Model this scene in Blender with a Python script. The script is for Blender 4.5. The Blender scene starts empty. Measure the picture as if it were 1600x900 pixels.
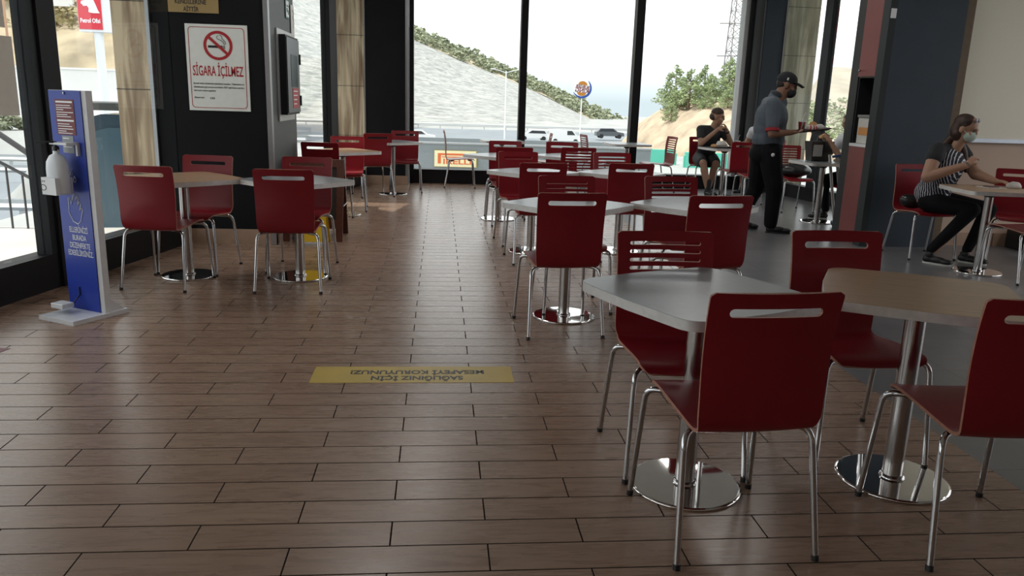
import bpy, bmesh, math, random
from mathutils import Vector, Matrix, Euler
import numpy as np
random.seed(7)
S = bpy.context.scene
COL = S.collection
R = math.radians
# ------------------------------------------------------------------ camera
F, TH, RL, YW, H = 1230.46, 0.235446, 0.030907, 0.0956042, 1.38
fw = Vector((math.sin(YW)*math.cos(TH), math.cos(YW)*math.cos(TH), -math.sin(TH)))
rt = Vector((math.cos(YW), -math.sin(YW), 0)); up = rt.cross(fw)
r2 = math.cos(RL)*rt + math.sin(RL)*up; u2 = -math.sin(RL)*rt + math.cos(RL)*up
cd = bpy.data.cameras.new('camera'); cam = bpy.data.objects.new('camera', cd); COL.objects.link(cam)
M = Matrix((r2, u2, -fw)).transposed().to_4x4(); M.translation = (0, 0, H)
cam.matrix_world = M
cd.sensor_width = 36; cd.lens = F/1600*36; cd.clip_start = .05; cd.clip_end = 3000
S.camera = cam
# ------------------------------------------------------------------ view, world, sun
S.view_settings.view_transform = 'Standard'; S.view_settings.look = 'None'
S.view_settings.gamma = 1; S.view_settings.use_curve_mapping = False
S.view_settings.exposure = 0.0
W = bpy.data.worlds.new('sky'); S.world = W; W.use_nodes = True
nt = W.node_tree; nt.nodes.clear()
wo = nt.nodes.new('ShaderNodeOutputWorld'); bg = nt.nodes.new('ShaderNodeBackground')
tc = nt.nodes.new('ShaderNodeTexCoord'); sx = nt.nodes.new('ShaderNodeSeparateXYZ'); cr = nt.nodes.new('ShaderNodeValToRGB')
nt.links.new(tc.outputs['Generated'], sx.inputs[0]); nt.links.new(sx.outputs['Z'], cr.inputs[0])
cr.color_ramp.elements[0].position = 0.0; cr.color_ramp.elements[0].color = (.42, .475, .51, 1)
cr.color_ramp.elements[1].position = .09; cr.color_ramp.elements[1].color = (.97, .98, 1, 1)
nt.links.new(cr.outputs[0], bg.inputs[0]); bg.inputs[1].default_value = 2.0
nt.links.new(bg.outputs[0], wo.inputs[0])
SUN = bpy.data.lights.new('sun', 'SUN'); SUN.energy = 3.7; SUN.angle = .01; SUN.color = (1, .96, .88)
so = bpy.data.objects.new('sun', SUN); COL.objects.link(so)
sdir = Vector((-.40, -.06, 1.0)).normalized()        # towards the sun: high, over the left side
so.rotation_euler = sdir.to_track_quat('Z', 'Y').to_euler(); so.location = (-20, -3, 50)
FILL_POWER = 13.0
CEIL = 3.35
# ------------------------------------------------------------------ tags
def tag(o, label=None, cat=None, group=None, kind=None):
    if label: o['label'] = label
    if cat: o['category'] = cat
    if group: o['group'] = group
    if kind: o['kind'] = kind
    return o
def thing(name, label, cat, loc=(0, 0, 0), rz=0, group=None):
    o = bpy.data.objects.new(name, None); COL.objects.link(o); o.empty_display_size = .1
    o.location = loc; o.rotation_euler = (0, 0, rz)
    return tag(o, label, cat, group)
def copy_tree(o, parent=None):
    c = o.copy(); COL.objects.link(c)
    if parent: c.parent = parent
    for ch in list(o.children): copy_tree(ch, c)
    return c
# ------------------------------------------------------------------ materials
MT = {}
def mat(name, col, rough=.5, metal=0., coat=0., noise=0., nscale=20., bump=0., spec=.5, stretch=None, trans=0., emit=None, estr=0., coord='Object'):
    if name in MT: return MT[name]
    m = bpy.data.materials.new(name); m.use_nodes = True; n = m.node_tree.nodes; l = m.node_tree.links
    b = n['Principled BSDF']; b.inputs['Base Color'].default_value = (*col, 1)
    b.inputs['Roughness'].default_value = rough; b.inputs['Metallic'].default_value = metal
    b.inputs['Coat Weight'].default_value = coat; b.inputs['Coat Roughness'].default_value = .12
    b.inputs['Specular IOR Level'].default_value = spec; b.inputs['Transmission Weight'].default_value = trans
    if emit: b.inputs['Emission Color'].default_value = (*emit, 1); b.inputs['Emission Strength'].default_value = estr
    tcn = n.new('ShaderNodeTexCoord'); mp = n.new('ShaderNodeMapping'); nz = n.new('ShaderNodeTexNoise')
    if stretch: mp.inputs['Scale'].default_value = stretch
    nz.inputs['Scale'].default_value = nscale; nz.inputs['Detail'].default_value = 5
    l.new(tcn.outputs[coord], mp.inputs[0]); l.new(mp.outputs[0], nz.inputs['Vector'])
    k = max(noise, .03)
    ramp = n.new('ShaderNodeValToRGB'); ramp.color_ramp.elements[0].position = .3; ramp.color_ramp.elements[1].position = .7
    ramp.color_ramp.elements[0].color = (*[max(0, c*(1-k)) for c in col], 1); ramp.color_ramp.elements[1].color = (*[min(1, c*(1+k)) for c in col], 1)
    l.new(nz.outputs[0], ramp.inputs[0]); l.new(ramp.outputs[0], b.inputs['Base Color'])
    if bump:
        bp = n.new('ShaderNodeBump'); bp.inputs['Strength'].default_value = bump; bp.inputs['Distance'].default_value = .02
        l.new(nz.outputs[0], bp.inputs['Height']); l.new(bp.outputs[0], b.inputs['Normal'])
    MT[name] = m; return m
RED = mat('red_laminate', (.22, .0090, .016), .36, coat=.0, spec=.38, noise=.06, nscale=3)
PLY = mat('plywood_edge', (.33, .15, .10), .55, noise=.2, nscale=60)
CHROME = mat('chrome', (.52, .52, .53), .10, 1.0)
MIRROR = mat('polished_steel', (.80, .79, .77), .045, 1.0)
STEEL = mat('brushed_steel', (.55, .55, .55), .32, 1.0)
BLACKP = mat('black_plastic', (.012, .012, .013), .5)
GREYTOP = mat('grey_laminate', (.21, .235, .25), .33, coat=.12, noise=.05, nscale=40)
TANTOP = mat('tan_laminate', (.42, .28, .17), .32, coat=.2, noise=.10, nscale=5, stretch=(1, 8, 1))
ALU = mat('aluminium_band', (.62, .60, .58), .42, .35, noise=.08, nscale=30)
DARK = mat('charcoal_paint', (.0095, .0098, .0115), .7, noise=.1, nscale=4, spec=.15)
NAVY = mat('dark_blue_paint', (.024, .036, .052), .6, noise=.08, nscale=4)
GREYP = mat('grey_paint', (.068, .078, .080), .5, noise=.05, nscale=4)
FRAME = mat('black_window_frame', (.010, .010, .012), .5, spec=.25)
FRAMEG = mat('grey_window_frame', (.020, .023, .027), .5, spec=.25)
TRIMM = mat('metal_trim', (.36, .37, .39), .35, .8)
SKIRT = mat('tan_stone_tile', (.40, .27, .19), .5, noise=.12, nscale=8)
WALLB = mat('pinkish_beige_paint', (.54, .40, .31), .7, noise=.04, nscale=3)
CEILM = mat('ceiling_paint', (.62, .60, .57), .8)
BLIND = mat('cream_blind_fabric', (.80, .76, .64), .8, noise=.04, nscale=200)
REDPANEL = mat('red_cabinet_panel', (.20, .035, .035), .45, noise=.06, nscale=5)
YELLOW = mat('yellow_plastic', (.72, .46, .02), .45)
BROWNW = mat('red_brown_wood', (.11, .030, .016), .5, noise=.25, nscale=10, stretch=(8, 8, 1))
WHITEP = mat('white_plastic', (.72, .73, .75), .3)
BLUE = mat('blue_print', (.018, .045, .34), .35)
WHITEINK = mat('white_ink', (.85, .87, .9), .5)
def wood_stone(name, c1, c2):
    m = bpy.data.materials.new(name); m.use_nodes = True; n = m.node_tree.nodes; l = m.node_tree.links
    b = n['Principled BSDF']; b.inputs['Roughness'].default_value = .55
    t = n.new('ShaderNodeTexCoord'); mp = n.new('ShaderNodeMapping'); mp.inputs['Scale'].default_value = (6, 6, .55)
    nz = n.new('ShaderNodeTexNoise'); nz.inputs['Scale'].default_value = 1.9; nz.inputs['Detail'].default_value = 3; nz.inputs['Distortion'].default_value = .5
    r = n.new('ShaderNodeValToRGB'); r.color_ramp.interpolation = 'LINEAR'
    r.color_ramp.elements[0].position = .36; r.color_ramp.elements[0].color = (*c1, 1)
    r.color_ramp.elements[1].position = .62; r.color_ramp.elements[1].color = (*c2, 1)
    e = r.color_ramp.elements.new(.5); e.color = (*[(a*.6+b_*.4) for a, b_ in zip(c1, c2)], 1)
    l.new(t.outputs['Object'], mp.inputs[0]); l.new(mp.outputs[0], nz.inputs['Vector']); l.new(nz.outputs[0], r.inputs[0]); l.new(r.outputs[0], b.inputs['Base Color'])
    return m
STONE = wood_stone('veined_stone', (.24, .155, .09), (.66, .53, .36))
STONEG = wood_stone('pale_veined_stone', (.26, .25, .18), (.55, .54, .42))
def glass_mat(name, tint=(1, 1, 1), ior=1.45):
    m = bpy.data.materials.new(name); m.use_nodes = True; n = m.node_tree.nodes; l = m.node_tree.links; n.clear()
    o = n.new('ShaderNodeOutputMaterial'); mx = n.new('ShaderNodeMixShader'); tr = n.new('ShaderNodeBsdfTransparent'); gl = n.new('ShaderNodeBsdfGlossy'); fr = n.new('ShaderNodeFresnel')
    tr.inputs[0].default_value = (*tint, 1); gl.inputs['Roughness'].default_value = .01; fr.inputs[0].default_value = ior
    ge = n.new('ShaderNodeNewGeometry'); mu = n.new('ShaderNodeMath'); mu.operation = 'SUBTRACT'; mu.use_clamp = True
    l.new(fr.outputs[0], mu.inputs[0]); l.new(ge.outputs['Backfacing'], mu.inputs[1]); l.new(mu.outputs[0], mx.inputs[0]); l.new(tr.outputs[0], mx.inputs[1]); l.new(gl.outputs[0], mx.inputs[2]); l.new(mx.outputs[0], o.inputs[0])
    return m
GLASS = glass_mat('window_glass', (.95, .97, .96), 1.35)
def clear_plastic():
    return glass_mat('clear_plastic', (.85, .88, .9), 1.45)
# floors
def plank_mat():
    m = bpy.data.materials.new('wood_look_tile'); m.use_nodes = True; n = m.node_tree.nodes; l = m.node_tree.links; b = n['Principled BSDF']
    t = n.new('ShaderNodeTexCoord'); mp = n.new('ShaderNodeMapping'); mp.inputs['Location'].default_value = (1.07184+.308511, -2.09682, 0)
    bk = n.new('ShaderNodeTexBrick'); bk.offset = .5; bk.offset_frequency = 2; bk.squash = 1
    bk.inputs['Scale'].default_value = 1; bk.inputs['Brick Width'].default_value = .617022; bk.inputs['Row Height'].default_value = .1467918
    bk.inputs['Mortar Size'].default_value = .0031; bk.inputs['Mortar Smooth'].default_value = .3; bk.inputs['Bias'].default_value = 0
    bk.inputs['Color1'].default_value = (.275, .178, .126, 1); bk.inputs['Color2'].default_value = (.312, .206, .148, 1); bk.inputs['Mortar'].default_value = (.018, .012, .010, 1)
    l.new(t.outputs['Object'], mp.inputs[0]); l.new(mp.outputs[0], bk.inputs['Vector'])
    m2 = n.new('ShaderNodeMapping'); m2.inputs['Scale'].default_value = (.9, 8, 1); l.new(t.outputs['Object'], m2.inputs[0])
    g = n.new('ShaderNodeTexNoise'); g.inputs['Scale'].default_value = 4; g.inputs['Detail'].default_value = 8; g.inputs['Distortion'].default_value = 1.2; l.new(m2.outputs[0], g.inputs['Vector'])
    gr = n.new('ShaderNodeMapRange'); gr.inputs[1].default_value = .3; gr.inputs[2].default_value = .7; gr.inputs[3].default_value = .84; gr.inputs[4].default_value = 1.08; l.new(g.outputs[0], gr.inputs[0])
    mu = n.new('ShaderNodeVectorMath'); mu.operation = 'SCALE'; l.new(bk.outputs['Color'], mu.inputs[0]); l.new(gr.outputs[0], mu.inputs['Scale'])
    # pale aisle scuff marks, whitened further to paint in the floor's window sheen
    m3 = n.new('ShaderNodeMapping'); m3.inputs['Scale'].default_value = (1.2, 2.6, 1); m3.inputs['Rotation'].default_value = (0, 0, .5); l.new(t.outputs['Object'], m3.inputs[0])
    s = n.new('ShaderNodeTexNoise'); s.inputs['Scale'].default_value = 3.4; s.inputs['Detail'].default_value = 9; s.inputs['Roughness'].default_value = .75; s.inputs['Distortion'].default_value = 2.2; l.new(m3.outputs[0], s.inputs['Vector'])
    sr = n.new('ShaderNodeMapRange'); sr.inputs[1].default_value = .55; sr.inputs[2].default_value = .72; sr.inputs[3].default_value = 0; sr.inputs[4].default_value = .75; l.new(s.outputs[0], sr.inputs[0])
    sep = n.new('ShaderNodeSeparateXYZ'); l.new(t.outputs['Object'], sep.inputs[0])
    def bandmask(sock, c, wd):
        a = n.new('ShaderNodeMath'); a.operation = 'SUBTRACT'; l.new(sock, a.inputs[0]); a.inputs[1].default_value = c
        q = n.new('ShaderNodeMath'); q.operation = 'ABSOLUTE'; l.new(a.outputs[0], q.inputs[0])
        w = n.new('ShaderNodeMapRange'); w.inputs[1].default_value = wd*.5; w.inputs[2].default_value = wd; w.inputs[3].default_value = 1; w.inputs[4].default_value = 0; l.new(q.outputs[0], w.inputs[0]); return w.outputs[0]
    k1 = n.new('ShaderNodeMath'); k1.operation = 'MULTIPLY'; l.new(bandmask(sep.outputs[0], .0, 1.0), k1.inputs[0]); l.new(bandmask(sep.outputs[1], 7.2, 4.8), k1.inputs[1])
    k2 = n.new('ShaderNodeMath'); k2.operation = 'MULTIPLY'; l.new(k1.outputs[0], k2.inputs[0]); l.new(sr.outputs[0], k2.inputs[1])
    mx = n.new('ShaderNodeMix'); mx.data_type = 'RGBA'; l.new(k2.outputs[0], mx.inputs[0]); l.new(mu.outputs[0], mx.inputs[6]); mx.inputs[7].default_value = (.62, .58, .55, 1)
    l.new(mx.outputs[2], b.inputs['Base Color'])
    rr = n.new('ShaderNodeMapRange'); rr.inputs[3].default_value = .20; rr.inputs[4].default_value = .36; l.new(g.outputs[0], rr.inputs[0])
    ra = n.new('ShaderNodeMath'); ra.operation = 'ADD'; l.new(rr.outputs[0], ra.inputs[0]); 
    mm = n.new('ShaderNodeMath'); mm.operation = 'MULTIPLY'; l.new(bk.outputs['Fac'], mm.inputs[0]); mm.inputs[1].default_value = .4; l.new(mm.outputs[0], ra.inputs[1]); l.new(ra.outputs[0], b.inputs['Roughness'])
    sp = n.new('ShaderNodeMapRange'); sp.inputs[3].default_value = .40; sp.inputs[4].default_value = 0; l.new(bk.outputs['Fac'], sp.inputs[0]); l.new(sp.outputs[0], b.inputs['Specular IOR Level'])
    bp = n.new('ShaderNodeBump'); bp.inputs['Strength'].default_value = .35; bp.inputs['Distance'].default_value = .002; bp.invert = True
    l.new(bk.outputs['Fac'], bp.inputs['Height']); l.new(bp.outputs[0], b.inputs['Normal'])
    return m
def slate_mat():
    m = bpy.data.materials.new('grey_slate_tile'); m.use_nodes = True; n = m.node_tree.nodes; l = m.node_tree.links; b = n['Principled BSDF']
    t = n.new('ShaderNodeTexCoord'); mp = n.new('ShaderNodeMapping'); mp.inputs['Location'].default_value = (-2.2, -2.70, 0)
    bk = n.new('ShaderNodeTexBrick'); bk.offset = 0; bk.inputs['Scale'].default_value = 1; bk.inputs['Brick Width'].default_value = .59; bk.inputs['Row Height'].default_value = .59
    bk.inputs['Mortar Size'].default_value = .0022; bk.inputs['Color1'].default_value = (.14, .14, .146, 1); bk.inputs['Color2'].default_value = (.17, .17, .176, 1); bk.inputs['Mortar'].default_value = (.04, .038, .036, 1)
    l.new(t.outputs['Object'], mp.inputs[0]); l.new(mp.outputs[0], bk.inputs['Vector'])
    g = n.new('ShaderNodeTexNoise'); g.inputs['Scale'].default_value = 2.5; g.inputs['Detail'].default_value = 10; g.inputs['Roughness'].default_value = .7; l.new(t.outputs['Object'], g.inputs['Vector'])
    gr = n.new('ShaderNodeMapRange'); gr.inputs[1].default_value = .3; gr.inputs[2].default_value = .7; gr.inputs[3].default_value = .8; gr.inputs[4].default_value = 1.2; l.new(g.outputs[0], gr.inputs[0])
    mu = n.new('ShaderNodeVectorMath'); mu.operation = 'SCALE'; l.new(bk.outputs['Color'], mu.inputs[0]); l.new(gr.outputs[0], mu.inputs['Scale'])
    l.new(mu.outputs[0], b.inputs['Base Color']); b.inputs['Roughness'].default_value = .28
    return m
PLANK = plank_mat(); SLATE = slate_mat()
# ------------------------------------------------------------------ mesh collector
def frame_from(d):
    d = Vector(d).normalized(); a = Vector((0, 0, 1)) if abs(d.z) < .95 else Vector((1, 0, 0))
    x = d.cross(a).normalized(); return x, d.cross(x).normalized(), d
class MB:
    def __init__(s): s.v = []; s.f = []; s.sm = []; s.mi = []
    def add(s, vs, fs, smooth=False, mi=0, T=None):
        o = len(s.v)
        s.v += [tuple(T @ Vector(v)) if T is not None else tuple(v) for v in vs]
        for f in fs: s.f.append(tuple(i+o for i in f)); s.sm.append(smooth); s.mi.append(mi)
        return s
    def box(s, x0, x1, y0, y1, z0, z1, T=None, mi=0, bev=0):
        if bev > 0:
            bm = bmesh.new(); bmesh.ops.create_cube(bm, size=1)
            for v in bm.verts: v.co = Vector(((x0+x1)/2+v.co.x*(x1-x0), (y0+y1)/2+v.co.y*(y1-y0), (z0+z1)/2+v.co.z*(z1-z0)))
            bmesh.ops.bevel(bm, geom=bm.edges[:], offset=bev, segments=2, affect='EDGES', profile=.5)
            bm.verts.index_update(); s.add([v.co for v in bm.verts], [[v.index for v in f.verts] for f in bm.faces], False, mi, T); bm.free(); return s
        vs = [(x, y, z) for z in (z0, z1) for y in (y0, y1) for x in (x0, x1)]
        return s.add(vs, [(0, 2, 3, 1), (4, 5, 7, 6), (0, 1, 5, 4), (2, 6, 7, 3), (0, 4, 6, 2), (1, 3, 7, 5)], False, mi, T)
    def tube(s, pts, r, n=10, cap=True, mi=0, T=None, smooth=True):
        pts = [Vector(p) for p in pts]; rs = r if isinstance(r, (list, tuple)) else [r]*len(pts)
        vs = []; fs = []; px = None
        for i, p in enumerate(pts):
            d = (pts[min(i+1, len(pts)-1)]-pts[max(i-1, 0)])
            if d.length < 1e-9: d = Vector((0, 0, 1))
            d.normalize()
            if px is None: px, _, _ = frame_from(d)
            px = (px - d*px.dot(d)).normalized(); py = d.cross(px)
            for k in range(n):
                a = 2*math.pi*k/n; vs.append(p+rs[i]*(math.cos(a)*px+math.sin(a)*py))
        for i in range(len(pts)-1):
            for k in range(n): fs.append((i*n+k, i*n+(k+1) % n, (i+1)*n+(k+1) % n, (i+1)*n+k))
        s.add(vs, fs, smooth, mi, T)
        if cap:
            s.add(vs[:n], [tuple(range(n))[::-1]], False, mi, T); s.add(vs[-n:], [tuple(range(n))], False, mi, T)
        return s
    def lathe(s, prof, c=(0, 0, 0), n=24, mi=0, T=None, smooth=True):
        vs = []; fs = []; m = len(prof)
        for k in range(n):
            a = 2*math.pi*k/n
            for (r, z) in prof: vs.append((c[0]+r*math.cos(a), c[1]+r*math.sin(a), c[2]+z))
        for k in range(n):
            for i in range(m-1):
                a, b = k*m+i, ((k+1) % n)*m+i; fs.append((a, b, b+1, a+1))
        return s.add(vs, fs, smooth, mi, T)
    def ell(s, c, r, nu=16, nv=10, mi=0, T=None, rot=None):
        vs = []; fs = []
        for j in range(nv+1):
            t = math.pi*j/nv
            for k in range(nu):
                a = 2*math.pi*k/nu; v = Vector((r[0]*math.sin(t)*math.cos(a), r[1]*math.sin(t)*math.sin(a), r[2]*math.cos(t)))
                if rot: v = rot @ v
                vs.append(Vector(c)+v)
        for j in range(nv):
            for k in range(nu): fs.append((j*nu+k, (j+1)*nu+k, (j+1)*nu+(k+1) % nu, j*nu+(k+1) % nu))
        return s.add(vs, fs, True, mi, T)
    def prism(s, poly, z0, z1, mi=0, T=None):
        if sum(a[0]*b[1]-b[0]*a[1] for a, b in zip(poly, list(poly[1:])+[poly[0]])) < 0: poly = list(poly)[::-1]
        n = len(poly); vs = [(x, y, z0) for x, y in poly]+[(x, y, z1) for x, y in poly]
        fs = [tuple(range(n))[::-1], tuple(range(n, 2*n))]+[(i, (i+1) % n, n+(i+1) % n, n+i) for i in range(n)]
        return s.add(vs, fs, False, mi, T)
    def mesh(s, name, mats):
        me = bpy.data.meshes.new(name); me.from_pydata([tuple(v) for v in s.v], [], s.f)
        for m in (mats if isinstance(mats, (list, tuple)) else [mats]): me.materials.append(m)
        for p, a, b in zip(me.polygons, s.sm, s.mi): p.use_smooth = a; p.material_index = b
        me.update(); return me
    def build(s, name, mats, parent=None, loc=None, rz=0):
        o = bpy.data.objects.new(name, s.mesh(name, mats)); COL.objects.link(o)
        if parent: o.parent = parent
        if loc: o.location = loc
        if rz: o.rotation_euler = (0, 0, rz)
        return o
def struct(o): o['kind'] = 'structure'; return o
def evaluated(o, name):
    dg = bpy.context.evaluated_depsgraph_get(); dg.update()
    me = bpy.data.meshes.new_from_object(o.evaluated_get(dg)); me.name = name; return me
def scrap(o):
    me = o.data; bpy.data.objects.remove(o); 
    if me and me.users == 0: bpy.data.meshes.remove(me)
def text_mb(body, size, width=None, bold=0., depth=.001, line=1.0, align='CENTER', shear=0, spacing=1.0):
    cu = bpy.data.curves.new('t', 'FONT'); cu.body = body; cu.size = size; cu.align_x = align; cu.align_y = 'CENTER'
    cu.extrude = depth; cu.offset = bold; cu.space_line = line; cu.resolution_u = 3; cu.shear = shear; cu.space_character = spacing
    o = bpy.data.objects.new('t', cu); COL.objects.link(o); me = evaluated(o, 't'); bpy.data.objects.remove(o); bpy.data.curves.remove(cu)
    vs = [v.co.copy() for v in me.vertices]; fs = [tuple(p.vertices) for p in me.polygons]; bpy.data.meshes.remove(me)
    if width and vs:
        x0 = min(v.x for v in vs); x1 = max(v.x for v in vs); k = width/(x1-x0)
        for v in vs: v.x = (v.x-(x0+x1)/2)*k if align == 'CENTER' else (v.x-x0)*k
    return vs, fs
def catmull(P, n):
    P = [Vector(p) for p in P]; out = []
    Q = [2*P[0]-P[1]]+P+[2*P[-1]-P[-2]]
    for i in range(1, len(Q)-2):
        for k in range(n):
            t = k/n; a, b, c, d = Q[i-1:i+3]
            out.append(.5*((2*b)+(c-a)*t+(2*a-5*b+4*c-d)*t*t+(3*b-a-3*c+d)*t**3))
    out.append(P[-1]); return out
# ================================================================== ROOM
LW = lambda y: -2.41+.21*(y-7.01)            # left glass wall line x(y)
WB = lambda y: 5.60-.15*(y-11.9)             # right rear glass wall line x(y)
b = MB(); b.add([(-5, -4.2, 0), (2.2, -4.2, 0), (2.2, 13.2, 0), (-1.15, 13.2, 0), (-5, -5.0, 0)][:4], [(0, 1, 2, 3)])
b = MB(); b.prism([(LW(-4.2), -4.2), (2.2, -4.2), (2.2, 13.18), (LW(13.18), 13.18)], -.12, 0)
struct(b.build('floor', PLANK))
b = MB(); b.prism([(2.2, -4.2), (9.5, -4.2), (9.5, 7.95), (WB(7.95), 7.95), (WB(13.18), 13.18), (2.2, 13.18)], -.12, 0)
struct(b.build('floor_slate', SLATE))
b = MB(); b.prism([(LW(-4.3), -4.3), (9.5, -4.3), (9.5, 13.5), (LW(13.5), 13.5)], CEIL, CEIL+.25); struct(b.build('ceiling', CEILM))
# unseen sun blocker added outside left glass wall, its gap admitting one sun patch
b = MB()
b.prism([(LW(-4)-1.5, -4), (LW(-4), -4), (LW(9.3), 9.3), (LW(9.3)-1.5, 9.3)], CEIL, CEIL+.25)
b.prism([(LW(10.25)-1.5, 10.25), (LW(10.25), 10.25), (LW(13.4), 13.4), (LW(13.4)-1.5, 13.4)], CEIL, CEIL+.25)
struct(b.build('trim_sun_blocker', GREYP))
# back glass wall
def pane(name, x0, x1, y, z0, z1, parent=None):
    q = MB(); q.box(x0, x1, y-.006, y+.006, z0, z1); o = q.build(name, GLASS, parent); return o
b = MB(); b.box(-.42, 5.05, 13.02, 13.2, 0, .22); b.box(-.42, 5.05, 13.0, 13.22, .20, .225); struct(b.build('trim_1', FRAME))
tag(bpy.data.objects['trim_1'], kind='structure')
for i, (x0, x1) in enumerate([(-.42, 1.27), (1.38, 3.12), (3.25, 4.89)]):
    w = MB(); w.box(x0, x1, 13.094, 13.106, .22, CEIL); o = w.build('window_%d' % (i+1), GLASS); struct(o)
b = MB(); b.box(1.27, 1.38, 13.0, 13.2, .22, CEIL); struct(b.build('trim_2', FRAME))
b = MB(); b.box(3.12, 3.25, 13.0, 13.2, .22, CEIL); struct(b.build('trim_3', FRAME))
b = MB(); b.box(-.49, -.42, 12.95, 13.2, 0, CEIL); struct(b.build('trim_4', FRAME))
b = MB(); b.box(4.89, 4.96, 12.98, 13.2, .22, CEIL, mi=0); struct(b.build('trim_5', mat('pale_frame', (.40, .41, .42), .5)))
# left rear corner column (dark inside, stone outside)
b = MB(); b.box(-1.15, -.54, 12.70, 13.2, 0, CEIL); struct(b.build('wall_corner_column', DARK))
b = MB(); b.box(-.54, -.50, 12.71, 13.2, 0, CEIL); struct(b.build('trim_6', TRIMM))
b = MB(); b.box(-1.17, -1.15, 12.69, 12.72, 0, CEIL); struct(b.build('trim_7', TRIMM))
b = MB(); b.box(-1.15, -.5, 12.685, 12.70, 0, .14); struct(b.build('baseboard_back', SKIRT))
b = MB(); b.box(-1.66, -1.17, 12.72, 13.3, -.3, CEIL)
for z in (.75, 1.5, 2.25, 3.0): b.box(-1.663, -1.167, 12.717, 13.3, z, z+.006, mi=1)
struct(b.build('wall_stone_rear_left', [STONE, BLACKP]))
# left wall: pillar and glass
b = MB(); b.prism([(-2.5, 7.37), (-1.52, 7.37), (-1.52, 8.66), (-2.2, 8.66)], 0, CEIL); struct(b.build('wall_pillar', DARK))
b = MB(); b.box(-1.522, -1.508, 7.40, 8.66, 0, CEIL); struct(b.build('wall_pillar_side', GREYP))
b = MB(); b.box(-1.535, -1.495, 7.345, 7.42, 0, CEIL); struct(b.build('trim_8', TRIMM))
b = MB(); b.box(-2.52, -2.49, 7.34, 7.40, .2, CEIL); struct(b.build('trim_9', TRIMM))
b = MB(); b.box(-2.34, -1.5, 7.355, 7.37, 0, .14); b.box(-1.51, -1.495, 7.355, 8.66, 0, .14)
struct(b.build('baseboard_left', SKIRT))
b = MB(); b.box(-2.83, -2.52, 7.42, 8.5, -.3, CEIL)
for z in (.62, 1.36, 2.10, 2.84): b.box(-2.833, -2.517, 7.417, 8.5, z, z+.006, mi=1)
struct(b.build('wall_stone_left', [STONE, BLACKP]))
def wallseg(y0, y1, z0, z1, t0, t1, m, name):
    q = MB(); q.prism([(LW(y0)+t0, y0), (LW(y0)+t1, y0), (LW(y1)+t1, y1), (LW(y1)+t0, y1)], z0, z1); return struct(q.build(name, m))
wallseg(-4.2, 7.37, 0, .24, -.12, .05, FRAME, 'trim_10')
wallseg(8.66, 12.75, 0, .22, -.12, .05, FRAME, 'trim_11')
wallseg(5.83, 7.37, .24, CEIL, -.006, .006, GLASS, 'window_4')
wallseg(5.60, 5.66, .24, CEIL, -.05, .05, FRAMEG, 'trim_12')
wallseg(5.66, 5.83, 0, CEIL, -.09, .07, FRAME, 'trim_13')
wallseg(2.3, 5.60, .24, CEIL, -.006, .006, GLASS, 'door_1')
wallseg(2.15, 2.3, 0, CEIL, -.09, .07, FRAME, 'trim_14')
wallseg(-4.2, 2.15, .24, CEIL, -.006, .006, GLASS, 'window_5')
wallseg(8.66, 11.18, .22, CEIL, -.006, .006, GLASS, 'window_6')
wallseg(11.18, 11.45, .22, CEIL, -.06, .06, FRAME, 'trim_15')
wallseg(11.45, 12.72, .22, CEIL, -.006, .006, GLASS, 'window_7')
# right rear corner column and right glass wall
b = MB(); b.box(4.96, 5.04, 12.95, 13.2, 0, CEIL); struct(b.build('trim_16', FRAME))
b = MB(); b.box(5.04, 5.17, 12.92, 13.2, 0, CEIL); struct(b.build('wall_corner_panel', GREYP))
b = MB(); b.box(5.17, 5.19, 12.90, 13.0, 0, CEIL); struct(b.build('trim_17', TRIMM))
b = MB(); b.box(5.19, 5.52, 12.86, 13.2, 0, CEIL); struct(b.build('wall_corner_right', NAVY))
b = MB(); b.box(5.51, 5.53, 12.84, 12.87, .2, CEIL); struct(b.build('trim_18', TRIMM))
b = MB(); b.box(5.56, 6.1, 12.9, 13.4, -.3, CEIL)
for z in (.7, 1.45, 2.2, 2.95): b.box(5.557, 6.103, 12.897, 13.4, z, z+.006, mi=1)
struct(b.build('wall_stone_rear_right', [STONEG, BLACKP]))
def wsegR(y0, y1, z0, z1, t0, t1, m, name):
    q = MB(); q.prism([(WB(y0)+t0, y0), (WB(y0)+t1, y0), (WB(y1)+t1, y1), (WB(y1)+t0, y1)], z0, z1); return struct(q.build(name, m))
wsegR(7.95, 12.9, 0, .2, -.05, .12, FRAME, 'trim_19')
wsegR(11.66, 12.86, .2, CEIL, -.006, .006, GLASS, 'window_8')
wsegR(11.49, 11.66, .2, CEIL, -.05, .05, FRAMEG, 'trim_20')
wsegR(7.95, 11.49, .2, CEIL, -.006, .006, GLASS, 'window_9')
# partition wall with dark blue column, service niche, blind
b = MB(); b.box(4.41, 5.13, 7.70, 7.835, 0, CEIL); b.box(4.98, 5.13, 7.835, 7.95, 0, CEIL); struct(b.build('wall_blue_column', NAVY))
b = MB(); b.box(4.34, 4.41, 7.70, 7.83, 0, CEIL); struct(b.build('wall_column_edge', mat('dark_grey_paint', (.030, .036, .039), .6, spec=.25)))
b = MB(); b.box(4.42, 4.62, 8.30, 8.46, 0, CEIL); struct(b.build('trim_21', FRAMEG))
b = MB(); b.box(5.13, 5.28, 7.80, 7.95, 0, CEIL); struct(b.build('wall_stone_strip', mat('brown_stone', (.16, .11, .06), .6, noise=.1)))
b = MB(); b.box(5.28, 9.5, 7.85, 7.95, 0, CEIL); struct(b.build('wall_right', WALLB))
b = MB(); b.box(5.13, 9.5, 7.835, 7.85, 0, .14)
for i in range(8): b.box(5.3+i*.6, 5.303+i*.6, 7.833, 7.85, 0, .14, mi=1)
struct(b.build('baseboard_right', [SKIRT, BLACKP]))
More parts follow.
